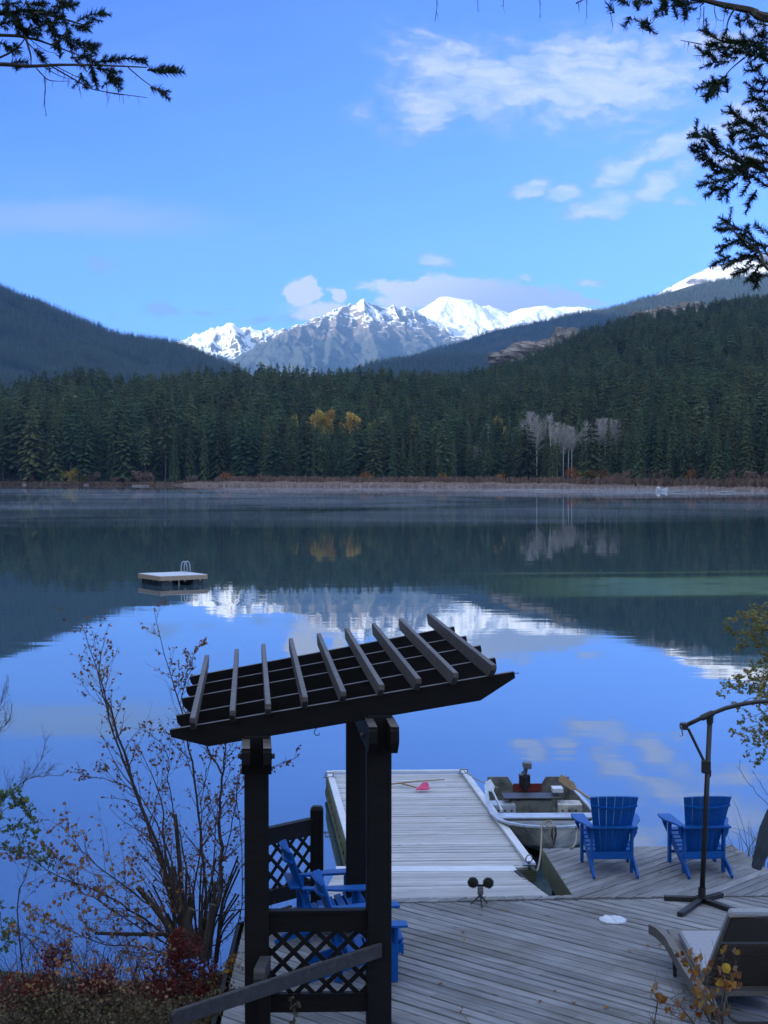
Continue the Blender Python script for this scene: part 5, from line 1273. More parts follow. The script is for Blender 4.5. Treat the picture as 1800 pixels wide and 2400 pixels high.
e = MB(); e.extrude([(2.745, 13.15, .86), (2.745 + WD, 13.15, .86), (2.745 + WD, 14.75, .92), (2.745, 14.75, .92)], (0, 0, .04)); e.build('woven_seat', M_wickrail, lg, off=LO_)
e = MB(); poly = [(2.79, 13.25, .935), (2.79, 13.7, .93), (2.79, 14.42, .965), (2.79, 14.5, 1.0), (2.79, 14.42, 1.05), (2.79, 13.7, 1.02), (2.79, 13.25, 1.03)]; e.extrude(poly, (WD - .06, 0, 0)); e.build('seat_cushion', M_cushion, lg, off=LO_, bevel=.02)
hb0 = Vector((2.80, 13.22, 1.0)); top = Vector((2.90, 12.74, 1.665)); dl = top - hb0; dl.x = 0
tx = .09
nn = Vector((0, dl.z, -dl.y)).normalized()   # points to the sitter's side
def bk(x, f, o=0): return Vector((x + tx * f * (0.4 if x > 3 else 1), hb0.y + dl.y * f, hb0.z + dl.z * f)) + nn * o
e = MB(); q_ = [bk(2.80, 0, .02), bk(2.80 + WD, 0, .02), bk(2.80 + WD, 1.02, .02), bk(2.80, 1.02, .02)]; e.extrude(q_, nn * .075); e.build('back_cushion', M_cushion, lg, off=LO_, bevel=.02)
M_wickback = simple('dark_woven_back', (.045, .038, .037), (.065, .055, .053), 30, .6, stretch=(1, 1, 6), bump=.6, bdist=.004)
for f0, f1, mt in ((.60, .965, M_wickback),):
    e = MB(); q_ = [bk(2.825, f0, 0), bk(2.80 + WD - .02, f0, 0), bk(2.80 + WD - .02, f1, 0), bk(2.825, f1, 0)]; e.extrude(q_, nn * .015); e.build('back_panel', mt, lg, off=LO_)
for k in range(9):
    f = -.20 + k * .088; e = MB(); e.bar(bk(2.82, f, 0), bk(2.80 + WD - .02, f, 0), .022, .062, up=dl); e.build('back_band', M_wicker, lg, off=LO_)
e = MB(); e.tube([bk(2.805, -.28, .005), bk(2.80, .2, .005), bk(2.80, 1.0, .01), bk(2.80 + WD, 1.0, .01), bk(2.80 + WD, -.28, .005)], .017, 8); e.build('back_frame', M_wickrail, lg, off=LO_)
e = MB(); e.tube([(2.90, 12.98, 1.0), (2.93, 12.9, ZD + .06), (3.0, 12.88, ZD + .022), (3.38, 12.88, ZD + .022), (3.44, 12.9, ZD + .06), (3.46, 12.98, 1.0)], .012, 6); e.build('support_hoop', M_black, lg, off=LO_)
tag(lg, 'brown wicker lounger with pale cushions and raised back at lower right', 'lounger')

# ================================================================== ALUMINIUM BOAT
bo = Vector((2.26, 23.95, 0)); boat = empty('aluminium_boat', bo, R_(180 + 1.0)); LBT = 3.15
# local: +y from the transom to the bow (towards the camera)
st_ = [ # y, half beam at gunwale, sheer z, half beam at chine, chine z, keel z
    (0, .66, .46, .56, .12, .02), (.6, .70, .44, .60, .10, .0), (1.3, .74, .44, .63, .10, -.02), (2.0, .74, .455, .60, .12, -.02), (2.45, .69, .48, .50, .16, .0), (2.75, .58, .50, .36, .20, .05), (2.98, .38, .515, .18, .25, .12), (3.10, .18, .525, .07, .31, .20), (3.15, .03, .53, .02, .36, .28)]
def hull(inset, zoff):
    vs = []; 
    for (y, hw, zs, hc, zc, zk) in st_:
        hw = max(.01, hw - inset); hc = max(.008, hc - inset)
        vs += [(-hw, y - (inset if y > 3 else 0), zs), (-(hw + hc) / 2 - .02 * (inset == 0), y, (zs + zc) / 2), (-hc, y - (inset if y > 3 else 0), zc + zoff), (0, y, zk + zoff), (hc, y - (inset if y > 3 else 0), zc + zoff), ((hw + hc) / 2 + .02 * (inset == 0), y, (zs + zc) / 2), (hw, y - (inset if y > 3 else 0), zs)]
    n_ = 7; fs_ = []
    for i in range(len(st_) - 1):
        for j in range(6): a = i * n_ + j; fs_.append((a, a + 1, a + n_ + 1, a + n_))
    return vs, fs_
e = MB(); v_, f_ = hull(0, 0); e.add(v_, f_); e.build('hull', M_alu, boat, smooth=False)
e = MB(); v_, f_ = hull(.022, .035); e.add(v_, [tuple(reversed(q_)) for q_ in f_]); e.build('inner_hull', M_aluin, boat)
for s_ in (-1, 1):
    e = MB(); pp = [Vector((s_ * q_[1], q_[0], q_[2] + .005)) for q_ in st_]
    for a, b_ in zip(pp[:-1], pp[1:]): e.bar(a, b_, .055, .028)
    e.build('gunwale', M_gunwale, boat)
    e = MB(); pp = [Vector((s_ * (q_[1] + q_[3]) / 2 * 1.03, q_[0], (q_[2] + q_[4]) / 2)) for q_ in st_[:-1]]
    e.tube(pp, .008, 4, False); e.build('hull_rib', M_gunwale, boat)
e = MB(); e.extrude([(-.65, -.015, .49), (-.55, -.015, .1), (.55, -.015, .1), (.65, -.015, .49), (.64, -.015, .60), (.32, -.015, .60), (.24, -.015, .47), (-.20, -.015, .47), (-.28, -.015, .60), (-.64, -.015, .60)], (0, .04, 0)); e.build('transom', M_aluin, boat)
e = MB(); e.box((.02, .05, .44), (.44, .03, .12)); e.build('motor_board', M_red, boat)
e = MB(); e.box((0, 2.10, .455), (1.42, .30, .022)); e.box((0, 1.97, .40), (1.40, .02, .10)); e.build('bow_thwart', M_gunwale, boat)
e = MB(); e.add([(-.55, 2.42, .46), (.55, 2.42, .46), (.46, 2.72, .485), (.18, 2.98, .50), (-.18, 2.98, .50), (-.46, 2.72, .485)], [(0, 1, 2, 3, 4, 5)]); e.build('bow_deck', M_aluin, boat)
for s_ in (-1, 1):
    e = MB(); e.box((s_ * .50, 1.02, .40), (.36, .34, .02)); e.box((s_ * .50, 1.19, .29), (.36, .02, .20)); e.box((s_ * .33, 1.02, .29), (.02, .34, .2)); e.build('side_seat', M_gunwale if s_ > 0 else M_alu, boat)
    e = MB()
    for k in range(3):
        for j in range(2): e.tube([(s_ * (.38 + k * .1), 1.20, .25 + j * .08), (s_ * (.38 + k * .1), 1.205, .25 + j * .08)], .016, 8)
    e.build('seat_hole', M_black, boat)
e = MB(); e.box((.06, .85, .30), (.62, .34, .30)); e.build('battery_box', M_aluin, boat, bevel=.01)
e = MB(); e.box((.05, .85, .475), (.86, .40, .018)); e.build('box_lid', M_black, boat)
e = MB(); e.tube([(.06, .06, .40), (.06, .06, .62)], .05, 8); e.box((.06, .02, .55), (.17, .14, .18)); e.build('motor_bracket', M_black, boat, bevel=.01)
e = MB(); e.tube([(.06, .04, .62), (.04, .06, .74)], .035, 8); e.box((.03, .10, .80), (.13, .18, .10)); e.build('motor_head', M_grey, boat, bevel=.02)
e = MB(); e.tube([(.06, .16, .76), (.14, .40, .74)], .014, 6); e.build('tiller', M_black, boat)
e = MB(); e.box((-.36, .72, .55), (.16, .22, .06)); e.build('foam_block', M_whitepaint, boat)
for s_, a, b_, lab in ((1, P(1143, 1830, .72), P(1176, 1900, .52), 'weathered oar resting along the dock side of the boat'), (-1, P(1312, 1822, .78), P(1400, 1884, .55), 'wooden oar with tan blade raised over the far side of the boat')):
    r = empty('oar', a); d_ = (b_ - a).normalized(); e = MB(); e.tube([a + d_ * .38, b_], [.017, .019], 6); e.build('shaft', M_oar if s_ < 0 else M_gunwale, r, off=a)
    sd = d_.cross(Vector((0, 1, 0))).normalized(); e = MB(); e.extrude([a - sd * .05, a + sd * .05, a + d_ * .32 + sd * .06, a + d_ * .42 + sd * .015, a + d_ * .42 - sd * .015, a + d_ * .32 - sd * .06], (0, .014, 0)); e.build('blade', M_oar if s_ < 0 else M_gunwale, r, off=a)
    tag(r, lab, 'oar', 'pair of oars')
tag(boat, 'dented aluminium rowing boat with outboard motor moored beside the dock', 'boat')
def rope(pts, rad, lab, mat=None):
    e = MB(); pts = [Vector(p_) for p_ in pts]
    sm_ = []
    for i in range(len(pts) - 1):
        p0 = pts[max(0, i - 1)]; p1 = pts[i]; p2_ = pts[i + 1]; p3_ = pts[min(len(pts) - 1, i + 2)]
        for k in range(4):
            t_ = k / 4; sm_.append(.5 * ((2 * p1) + (-p0 + p2_) * t_ + (2 * p0 - 5 * p1 + 4 * p2_ - p3_) * t_ * t_ + (-p0 + 3 * p1 - 3 * p2_ + p3_) * t_ ** 3))
    sm_.append(pts[-1]); e.tube(sm_, rad, 6); return tag(e.build('mooring_rope', mat or M_rope, off=pts[0]), lab, 'rope', 'mooring ropes')
rope([P(1280, 1925, .58), P(1270, 1932, .57), P(1269, 1955, .50), P(1267, 2000, .36), P(1262, 2030, .30), P(1258, 2042, .30)], .012, 'tan rope hanging from the bow to the dock corner')
rope([P(1350, 1938, .58), P(1351, 1955, .5), P(1349, 1975, .62), P(1343, 1985, ZD + .02), P(1335, 1988, ZD + .02)], .011, 'tan rope looped from the boat onto the deck edge')
rope([P(1088, 1808, ZK + .12), P(1120, 1828, .62), P(1150, 1839, .60), P(1166, 1846, .58)], .008, 'thin stern line from the dock cleat to the boat')
rope([P(1275, 1928, .60), P(1290, 1924, .62), P(1298, 1936, .60), P(1285, 1938, .60), P(1277, 1930, .6)], .014, 'coil of rope tied on the bow of the boat')

# ================================================================== SWIM RAFT
zr = .43; N_ = P(375, 1352, zr); L_ = P(330, 1344, zr); Rr = P(486, 1347.5, zr)
ex = (Rr - N_); ex.z = 0; ey = (L_ - N_); ey.z = 0; wx_ = 2.30; ux = ex.normalized(); uy = Vector((-ux.y, ux.x, 0)) * -1 if (Vector((-ux.y, ux.x, 0)).dot(ey) < 0) else Vector((-ux.y, ux.x, 0))
raft = empty('swim_raft', N_ - Vector((0, 0, zr))); RO = N_ - Vector((0, 0, zr))
def rp(a, b_, z): return ux * a + uy * b_ + Vector((0, 0, z))
S = ex.length; LR = 2.5
for k in range(18):
    b0_ = k * LR / 18; e = MB(); e.extrude([rp(0, b0_ + .005, zr), rp(S, b0_ + .005, zr), rp(S, b0_ + LR / 18 - .005, zr), rp(0, b0_ + LR / 18 - .005, zr)], (0, 0, .03)); e.build('plank', M_whitepaint, raft)
for a, b_ in ((rp(0, 0, zr - .09), rp(S, 0, zr - .09)), (rp(0, LR, zr - .09), rp(S, LR, zr - .09)), (rp(0, .02, zr - .09), rp(0, LR - .02, zr - .09)), (rp(S, .02, zr - .09), rp(S, LR - .02, zr - .09))):
    e = MB(); e.bar(a, b_, .05, .20); e.build('fascia', M_raftwood, raft)
for a0 in (.22, S - .62):
    for k in range(4):
        e = MB(); c = rp(a0 + .2, .35 + k * .6, .06); R3 = Matrix((ux, uy, Vector((0, 0, 1)))).transposed(); e.box(c, (.62, .5, .42), R3); e.build('float_drum', M_barrel, raft, bevel=.05)
for a_ in (.55, .98, 1.3, S - .35):
    e = MB(); e.box(rp(a_, .06, .21), (.09, .09, .08)); e.build('joist_end', M_raftwood, raft)
e = MB(); e.box(rp(1.0, .08, .15), (.05, .05, .34)); e.build('ballast_post', M_log, raft)
for o_x in (0, .16):
    e = MB(); pts = []
    for f in np.linspace(0, 1, 9):
        a_ = math.pi * f; pts.append(rp(S - .52 + o_x + .17 * (1 - math.cos(a_)) / 1.0 * .9, LR * .72, zr + .30 + .27 * math.sin(a_)))
    pts = [rp(S - .52 + o_x, LR * .72, zr + .02)] + pts + [rp(S - .52 + o_x + .33, LR * .72, zr + .02)]
    e.tube(pts, .022, 6); e.build('ladder_rail', M_gunwale, raft, smooth=True)
tag(raft, 'square wooden swim raft with a white ladder floating on the lake', 'swim raft')
# ================================================================== NEAR VEGETATION
def rv(r_, s=1.0): return Vector((r_.gauss(0, 1), r_.gauss(0, 1), r_.gauss(0, 1))) * s
def add_leaf(mb, p, r_, s, hang=.5):
    d_ = (rv(r_).normalized() + Vector((0, 0, -hang))).normalized(); sd = d_.cross(rv(r_)).normalized(); nrm_ = sd.cross(d_)
    L = s * r_.uniform(.7, 1.25); w_ = L * .38; cup = nrm_ * L * r_.uniform(-.12, .2)
    mb.add([p, p + d_ * L * .45 + sd * w_ + cup, p + d_ * L, p + d_ * L * .45 - sd * w_ + cup, p + d_ * L * .5], [(0, 1, 4), (1, 2, 4), (2, 3, 4), (3, 0, 4)])
def smooth_path(pts, k=4):
    pts = [Vector(p_) for p_ in pts]; out = []
    for i in range(len(pts) - 1):
        p0 = pts[max(0, i - 1)]; p1 = pts[i]; q2 = pts[i + 1]; q3 = pts[min(len(pts) - 1, i + 2)]
        for j in range(k):
            t_ = j / k; out.append(.5 * ((2 * p1) + (-p0 + q2) * t_ + (2 * p0 - 5 * p1 + 4 * q2 - q3) * t_ * t_ + (-p0 + 3 * p1 - 3 * q2 + q3) * t_ ** 3))
    out.append(pts[-1]); return out
def grow(st, lv, pts, r0, r1, r_, nb=10, blen=.6, leafn=3, leafs=.035, start=.25, twigs=3, lift=.35, angle=.75, lprob=.8, hang=.5):
    """a stem along the given points with side branches, twigs and leaves"""
    path = smooth_path(pts); n = len(path)
    path = [p_ + rv(r_, .008) if 0 < i < n - 1 else p_ for i, p_ in enumerate(path)]
    st.tube(path, [r0 + (r1 - r0) * i / (n - 1) for i in range(n)], 5, False)
    for k in range(nb):
        f = start + (1 - start) * (k + r_.random()) / nb; i = min(n - 2, int(f * (n - 1))); p0 = path[i]; d_ = (path[i + 1] - path[i]).normalized()
        out = d_.cross(rv(r_)).normalized(); bd_ = (d_ * math.cos(angle) + out * math.sin(angle) + Vector((0, 0, lift * .3))).normalized()
        L = blen * (1.15 - .75 * f) * r_.uniform(.5, 1.15); q = [p0]; dd = bd_.copy(); m_ = 4
        for j in range(m_):
            dd = (dd + rv(r_, .16) + Vector((0, 0, lift * .22))).normalized(); q.append(q[-1] + dd * L / m_)
        rb = max(.0014, (r0 + (r1 - r0) * f) * .42); st.tube(q, [rb + (.0009 - rb) * j / m_ for j in range(m_ + 1)], 4, False)
        for t_ in range(twigs):
            j = r_.randint(1, m_); a = q[j - 1].lerp(q[j], r_.random()); td = ((q[j] - q[j - 1]).normalized() + rv(r_, .55)).normalized(); TL = L * r_.uniform(.18, .42)
            mid = a + td * TL * .5 + rv(r_, TL * .05); b_ = a + td * TL + Vector((0, 0, TL * .12)); st.tube([a, mid, b_], [.0016, .0012, .0008], 3, False)
            if lv is not None and r_.random() < lprob:
                for _ in range(leafn): add_leaf(lv, a.lerp(b_, r_.uniform(.3, 1)), r_, leafs, hang)
        if lv is not None and r_.random() < lprob:
            for _ in range(leafn): add_leaf(lv, q[-1].lerp(q[-2], r_.random()), r_, leafs, hang)
    if lv is not None and r_.random() < lprob + .2:
        for _ in range(leafn + 1): add_leaf(lv, path[-1], r_, leafs, hang)
# ---- the many-stemmed birch clump left of the arbor
base = P(455, 2236, .15); bush = empty('birch_clump', base); r_ = random.Random(12)
def S_(*q, y=16.2): return [Y(px, py, y + dy) for px, py, dy in q]
LV = MB(); LV2 = MB()
stems = [
 ([(440, 2230, 0), (395, 2060, .1), (330, 1890, .2), (265, 1720, .3), (235, 1600, .3), (192, 1465, .3)], .022, 18, .75),
 ([(445, 2230, 0), (400, 2080, 0), (345, 1930, .1), (290, 1760, .1), (250, 1640, .1), (232, 1570, .1), (246, 1500, .1)], .024, 18, .7),
 ([(460, 2230, 0), (480, 2100, .2), (470, 1950, .4), (450, 1790, .5), (425, 1660, .5), (395, 1570, .6), (362, 1430, .6)], .020, 20, .7),
 ([(425, 1640, .5), (440, 1580, .5), (470, 1500, .5)], .007, 6, .3),
 ([(475, 2240, -.1), (512, 2120, -.1), (517, 1990, 0), (514, 1900, 0), (524, 1800, 0), (528, 1745, .1), (524, 1700, .1)], .030, 12, .7),
 ([(521, 1815, 0), (490, 1760, .1), (470, 1720, .1), (440, 1700, .2)], .012, 7, .5),
 ([(450, 2230, -.2), (420, 2150, -.2), (400, 2070, -.3), (385, 1990, -.3), (378, 1880, -.2), (330, 1760, -.2)], .026, 12, .7),
 ([(465, 2235, .1), (455, 2120, .2), (470, 1980, .3), (470, 1880, .3), (500, 1760, .3)], .014, 10, .6),
 ([(468, 2235, .1), (490, 2150, .2), (500, 2050, .2), (505, 1950, .2), (512, 1870, .2)], .014, 8, .5),
 ([(440, 2230, -.1), (360, 2130, -.2), (270, 2060, -.3), (190, 1990, -.3), (140, 1930, -.3)], .012, 16, .7),
 ([(440, 2235, -.1), (330, 2150, -.3), (230, 2090, -.5), (110, 2040, -.6), (50, 1990, -.6)], .014, 16, .7),
 ([(430, 2240, -.1), (370, 2200, -.3), (260, 2130, -.5), (180, 2080, -.6), (130, 1990, -.6)], .011, 14, .6),
 ([(420, 2240, -.1), (330, 2220, -.3), (240, 2210, -.5), (140, 2170, -.6), (60, 2130, -.6)], .010, 14, .5),
 ([(450, 2230, .3), (400, 2010, .5), (330, 1870, .6), (260, 1830, .7), (195, 1820, .7)], .010, 14, .5),
 ([(470, 2230, .4), (430, 2000, .6), (395, 1850, .6), (390, 1760, .6), (330, 1700, .6)], .010, 14, .5),
 ([(480, 2230, .3), (500, 2100, .5), (540, 1950, .5), (560, 1860, .5), (620, 1810, .5), (700, 1770, .5)], .009, 12, .40),
 ([(480, 2230, .3), (560, 2160, .3), (566, 1990, .3), (556, 1870, .3), (566, 1800, .3)], .008, 10, .4),
]
stem_objs = []
for k, (q, r0, nb, bl_n) in enumerate(stems):
    st = MB(); lo_leaf = k in (9, 10, 11, 12)
    grow(st, LV2 if lo_leaf else LV, S_(*q), r0, .0025, r_, nb + 9, bl_n * 1.05, 2, .050 if lo_leaf else .036, start=.12, twigs=6, lprob=.66)
    st.build('stem', M_twig, bush, off=base)
for q, r0 in (([(455, 2235, 0), (430, 2120, .1), (418, 1990, .1), (410, 1908, .1)], .026), ([(450, 2240, -.1), (425, 2140, -.1), (404, 2032, 0)], .038), ([(440, 2240, -.2), (380, 2150, -.2), (322, 2078, -.2)], .034),
              ([(480, 2240, 0), (498, 2150, 0), (503, 2068, 0)], .022), ([(465, 2240, .2), (445, 2180, .2), (446, 2100, .2)], .03), ([(400, 2190, -.2), (300, 2189, -.3), (222, 2187, -.4)], .020), ([(478, 2245, .1), (440, 2150, .1), (437, 2040, .2)], .016), ([(460, 2240, -.2), (440, 2165, -.2), (450, 2130, -.2)], .05), ([(475, 2250, -.2), (490, 2180, -.2), (500, 2120, -.2)], .045)):
    st = MB(); pth = smooth_path(S_(*q)); st.tube(pth, [r0 * (1.15 - .35 * i / len(pth)) for i in range(len(pth))], 7); st.build('cut_stem', M_bark, bush, off=base)
r_ = random.Random(31); st = MB()
for k in range(26):
    a = r_.random() * 6.28; L = r_.uniform(.4, 1.1); b_ = base + Vector((math.cos(a) * .25, math.sin(a) * .2, 0)); st.tube(smooth_path([b_ + Vector((0, 0, -.1)), b_ + Vector((math.cos(a) * .06, 0, L * .5)), b_ + Vector((math.cos(a) * .25, 0, L))]), .011, 5, False)
st.build('stem', M_bark, bush, off=base)
LV.build('leaves', M_leafbr, bush, off=base); LV2.build('leaves', M_leaftan, bush, off=base)
tag(bush, 'many-stemmed birch clump with sparse brown leaves, left of the arbor', 'shrub')
# ---- thin saplings at the far left
def sapling(name, basep, paths, mat_st, mat_lf, label, cat, nb=10, blen=.5, leafn=2, leafs=.03, lprob=.6, seed=1, r0=.01, twigs=4, angle=.75, start=.25, lift=.35):
    r = empty(name, basep); r_ = random.Random(seed); lv = MB() if mat_lf else None
    for q in paths:
        st = MB(); grow(st, lv, q, r0, .0022, r_, nb, blen, leafn, leafs, start=start, twigs=twigs, lprob=lprob, angle=angle, lift=lift); st.build('stem', mat_st, r, off=basep)
    if lv and lv.v: lv.build('leaves', mat_lf, r, off=basep)
    return tag(r, label, cat)
sapling('sapling', P(62, 2330, .4), [S_((60, 2380, 0), (48, 2250, 0), (44, 2100, 0), (58, 2060, 0), (75, 2000, .1), y=14.6), S_((150, 2400, 0), (130, 2300, 0), (90, 2230, 0), (50, 2190, 0), (-10, 2180, 0), y=14.6), S_((60, 2380, 0), (-20, 2230, .2), (-30, 2120, .2), y=14.8)], M_twig, M_leafdun,
        'thin dark sapling stems at the far left of the bank', 'sapling', nb=9, blen=.45, lprob=.3, seed=3, leafs=.035)
sapling('sapling', P(240, 2380, .5), [S_((210, 2400, 0), (175, 2300, 0), (150, 2210, 0), (100, 2160, 0), y=14.2), S_((230, 2400, 0), (220, 2330, .1), (180, 2260, .1), (90, 2200, .1), (20, 2180, .1), y=14.2), S_((240, 2400, 0), (300, 2330, 0), (330, 2250, 0), (380, 2230, 0), y=14.3)], M_twig, M_leaftan,
        'arching brown sapling low in front of the birch clump', 'sapling', nb=14, blen=.5, lprob=.75, leafn=2, leafs=.042, seed=8)
gp_ = Vector((-4.6, 15.5, 0.1))
sapling('willow_shrub', gp_, [[gp_ + Vector((0, 0, 0))] + S_((-60, 2050, .4), (-20, 1960, .3), (50, 1930, .2), (85, 1950, .2), y=15.2), [gp_] + S_((-60, 2000, .4), (-20, 1920, .3), (30, 1890, .2), (72, 1905, .2), y=15.2), [gp_] + S_((-60, 2000, .4), (-10, 1990, .3), (60, 2000, .2), (110, 2020, .2), y=15.2),
        [gp_] + S_((-60, 1900, .4), (-20, 1870, .3), (20, 1865, .2), (60, 1880, .2), y=15.2), [gp_] + S_((-50, 2150, .4), (-10, 2120, .3), (0, 2170, .2), (16, 2220, .2), y=15.2)], M_twigtan, M_leafgrn,
        'leafy green willow branch entering at the left edge', 'shrub', nb=18, blen=.30, leafn=3, leafs=.034, lprob=.9, seed=21, r0=.007, twigs=5, start=.5)
sapling('bare_shrub', gp_ + Vector((-.2, .4, 0)), [[gp_ + Vector((-.2, .4, 0))] + S_((-40, 2000, 0), (0, 1890, 0), (40, 1850, 0), (85, 1800, 0), (110, 1725, 0), y=15.8), [gp_ + Vector((-.2, .4, 0))] + S_((-40, 1980, 0), (0, 1880, 0), (60, 1830, 0), (100, 1820, 0), (150, 1815, 0), y=15.8), [gp_ + Vector((-.2, .4, 0))] + S_((-60, 1800, 0), (-30, 1700, 0), (0, 1650, 0), (18, 1610, 0), y=15.8), [gp_ + Vector((-.2, .4, 0))] + S_((-60, 1850, 0), (-30, 1750, 0), (5, 1710, 0), (25, 1690, 0), y=15.8)], M_twigtan, None,
        'bare branching twigs above the green willow at the left edge', 'shrub', nb=14, blen=.42, seed=5, r0=.008, twigs=6, angle=.55, start=.45, lift=.7)
# ---- olive-yellow willow at the right edge
wb = Vector((6.4, 21.5, 0)); wtips = [(1712, 1452), (1698, 1480), (1720, 1520), (1745, 1440), (1775, 1425), (1740, 1480), (1700, 1612), (1722, 1588), (1760, 1560), (1692, 1620), (1720, 1650), (1715, 1722), (1735, 1690), (1750, 1760), (1768, 1795), (1740, 1740), (1765, 1500), (1780, 1470), (1790, 1540), (1770, 1600), (1780, 1650), (1785, 1720), (1790, 1600), (1735, 1620), (1795, 1690)]
paths = []
for k, (px, py) in enumerate(wtips):
    yv = 21.2 + (k % 5) * .2; tipv = Y(px, py, yv); anc = Vector((6.1, 21.5, 1.2 + .75 * (tipv.z - .8)))
    paths.append([wb + Vector((0, 0, .3)), anc, anc.lerp(tipv, .55) + Vector((0, 0, .10)), tipv])
sapling('willow_tree', wb, paths, M_twigtan, M_leafol, 'olive and yellow leaved willow reaching in at the right edge', 'willow', nb=11, blen=.36, leafn=4, leafs=.038, lprob=.9, seed=33, r0=.010, twigs=5, start=.62)
sapling('bare_shrub', Vector((5.9, 20.4, 0)), [[Vector((5.9, 20.4, 0))] + S_((1830, 1920, 0), (1775, 1860, 0), (1740, 1815, 0), (1732, 1780, 0), y=20.4), [Vector((5.9, 20.4, 0))] + S_((1830, 1900, 0), (1790, 1850, 0), (1765, 1808, 0), y=20.4)], M_twig, None, 'few dark bare twigs below the willow at the right edge', 'shrub', nb=4, blen=.25, seed=6, r0=.006, twigs=1, start=.5)
# sedges beside the deck at the right
r_ = random.Random(14); e = MB()
for k in range(120):
    b_ = Vector((r_.uniform(4.45, 6.0), r_.uniform(18.3, 20.3), -.1)); L = r_.uniform(.7, 1.5); a = r_.uniform(-2.8, .4); d_ = Vector((math.cos(a), math.sin(a) * .3, 0)); bend = r_.uniform(.15, .8)
    pts = [b_ + Vector((0, 0, L * t_)) + d_ * bend * t_ * t_ * L - Vector((0, 0, bend * .45 * L * t_ ** 3)) for t_ in (0, .3, .55, .8, 1)]
    e.tube(pts, [.005, .0045, .004, .003, .001], 3, False)
tag(e.build('sedge_tuft', M_grass), 'tuft of thin arching sedge behind the right deck corner', 'sedge')
# ---- leaf masses on the bank: red bush, litter and low leaves
def leaf_mass(mb, blobs, n, s, seed, hang=.2):
    r_ = random.Random(seed)
    for k in range(n):
        c, rx, ry, rz = r_.choice(blobs); v = rv(r_).normalized() * r_.uniform(.35, 1.05) ** .6; add_leaf(mb, Vector(c) + Vector((v.x * rx, v.y * ry, v.z * rz)), r_, s, hang)
def stick_mass(mb, blobs, n, seed):
    r_ = random.Random(seed)
    for k in range(n):
        c, rx, ry, rz = r_.choice(blobs); a = Vector(c) + Vector((r_.uniform(-.5, .5) * rx, r_.uniform(-.5, .5) * ry, -rz * 1.1)); b_ = Vector(c) + Vector((r_.uniform(-1, 1) * rx, r_.uniform(-1, 1) * ry, rz * r_.uniform(.2, 1.1)))
        mb.tube([a, (a + b_) / 2 + rv(r_, .03), b_], [.005, .004, .002], 4, False)
def bl(px, py, y, rx, rz, ry=.3): c = Y(px, py, y); return ((c.x, c.y, c.z), rx, ry, rz)
def leafy_bush(name, blobs, n, s, mat, label, seed, hang=.2):
    b_ = Vector(blobs[0][0]); b_.z = .2; r = empty(name, b_); m1 = MB(); stick_mass(m1, blobs, 60, seed); m1.build('stems', M_twig, r, off=b_)
    m2 = MB(); leaf_mass(m2, blobs, int(n * 1.2), s * .72, seed + 1, hang); m2.build('leaves', mat, r, off=b_); return tag(r, label, 'shrub')
leafy_bush('red_shrub', [bl(430, 2250, 14.6, .22, .30), bl(400, 2290, 14.5, .25, .25), bl(470, 2300, 14.5, .28, .20), bl(360, 2340, 14.3, .3, .2), bl(420, 2340, 14.2, .3, .22), bl(500, 2330, 14.4, .2, .15), bl(415, 2215, 14.7, .07, .16)], 2300, .055, M_leafred, 'dark red leaved shrub at the foot of the birch clump', 61)
leafy_bush('red_shrub', [bl(20, 2325, 14.0, .22, .14), bl(75, 2330, 14.0, .15, .1), bl(100, 2310, 14.2, .12, .12)], 900, .05, M_leafred, 'small dark red shrub in the bottom left corner', 63)
leafy_bush('red_shrub', [bl(215, 2320, 14.2, .2, .16), bl(240, 2290, 14.3, .14, .14), bl(130, 2240, 14.4, .14, .08)], 700, .05, M_leafred, 'sparse reddish shrub midway along the bank', 65)
leafy_bush('yellow_shrub', [bl(548, 2262, 14.6, .10, .06), bl(575, 2270, 14.5, .07, .05)], 320, .05, M_leafgold, 'patch of yellow leaves beside the left arbor post', 67)
bb = [bl(px, py, y, .32, .14) for px, py, y in ((40, 2370, 13.6), (120, 2365, 13.7), (200, 2370, 13.6), (280, 2375, 13.6), (350, 2385, 13.4), (440, 2375, 13.4), (520, 2365, 13.5), (560, 2350, 13.6), (100, 2340, 14.2), (180, 2330, 14.3), (300, 2340, 14.2), (540, 2310, 14.4))]
e = MB(); leaf_mass(e, bb, 6500, .036, 71); o_ = e.build('leaf_litter', M_leafdun); o_['kind'] = 'stuff'
e = MB(); leaf_mass(e, [bl(px, py, 13.9, .4, .2) for px, py in ((90, 2290), (170, 2290), (260, 2280), (330, 2290), (250, 2340), (60, 2380))], 500, .042, 73); o_ = e.build('tan_undergrowth', M_leaftan); o_['kind'] = 'stuff'
r_ = random.Random(74); e = MB()
for k in range(420):
    x = r_.uniform(-4.2, -1.6); y = r_.uniform(13.8, 15.8); L = r_.uniform(.25, .9); a = r_.random() * 6.28
    p0 = Vector((x, y, .15)); e.tube([p0, p0 + Vector((math.cos(a) * L * .2, 0, L * .5)), p0 + Vector((math.cos(a) * L * .6, math.sin(a) * .1, L * r_.uniform(.6, 1)))], [.004, .003, .0015], 3, False)
o_ = e.build('bank_twigs', M_twig); o_['kind'] = 'stuff'
# little plant standing before the lattice
lb = Vector(((683 - 900) / F * 12.3, 12.3, .7)); sapling('small_plant', lb, [[lb, lb + Vector((0, 0, .15)), Y(683, 2340, 12.3)], [lb, Y(690, 2370, 12.3), Y(696, 2352, 12.3)]], M_twigtan, M_leafdun, 'tiny dry plant growing in front of the lattice bottom rail', 'plant', nb=6, blen=.08, leafn=3, leafs=.03, lprob=1, seed=4, r0=.003, twigs=1)
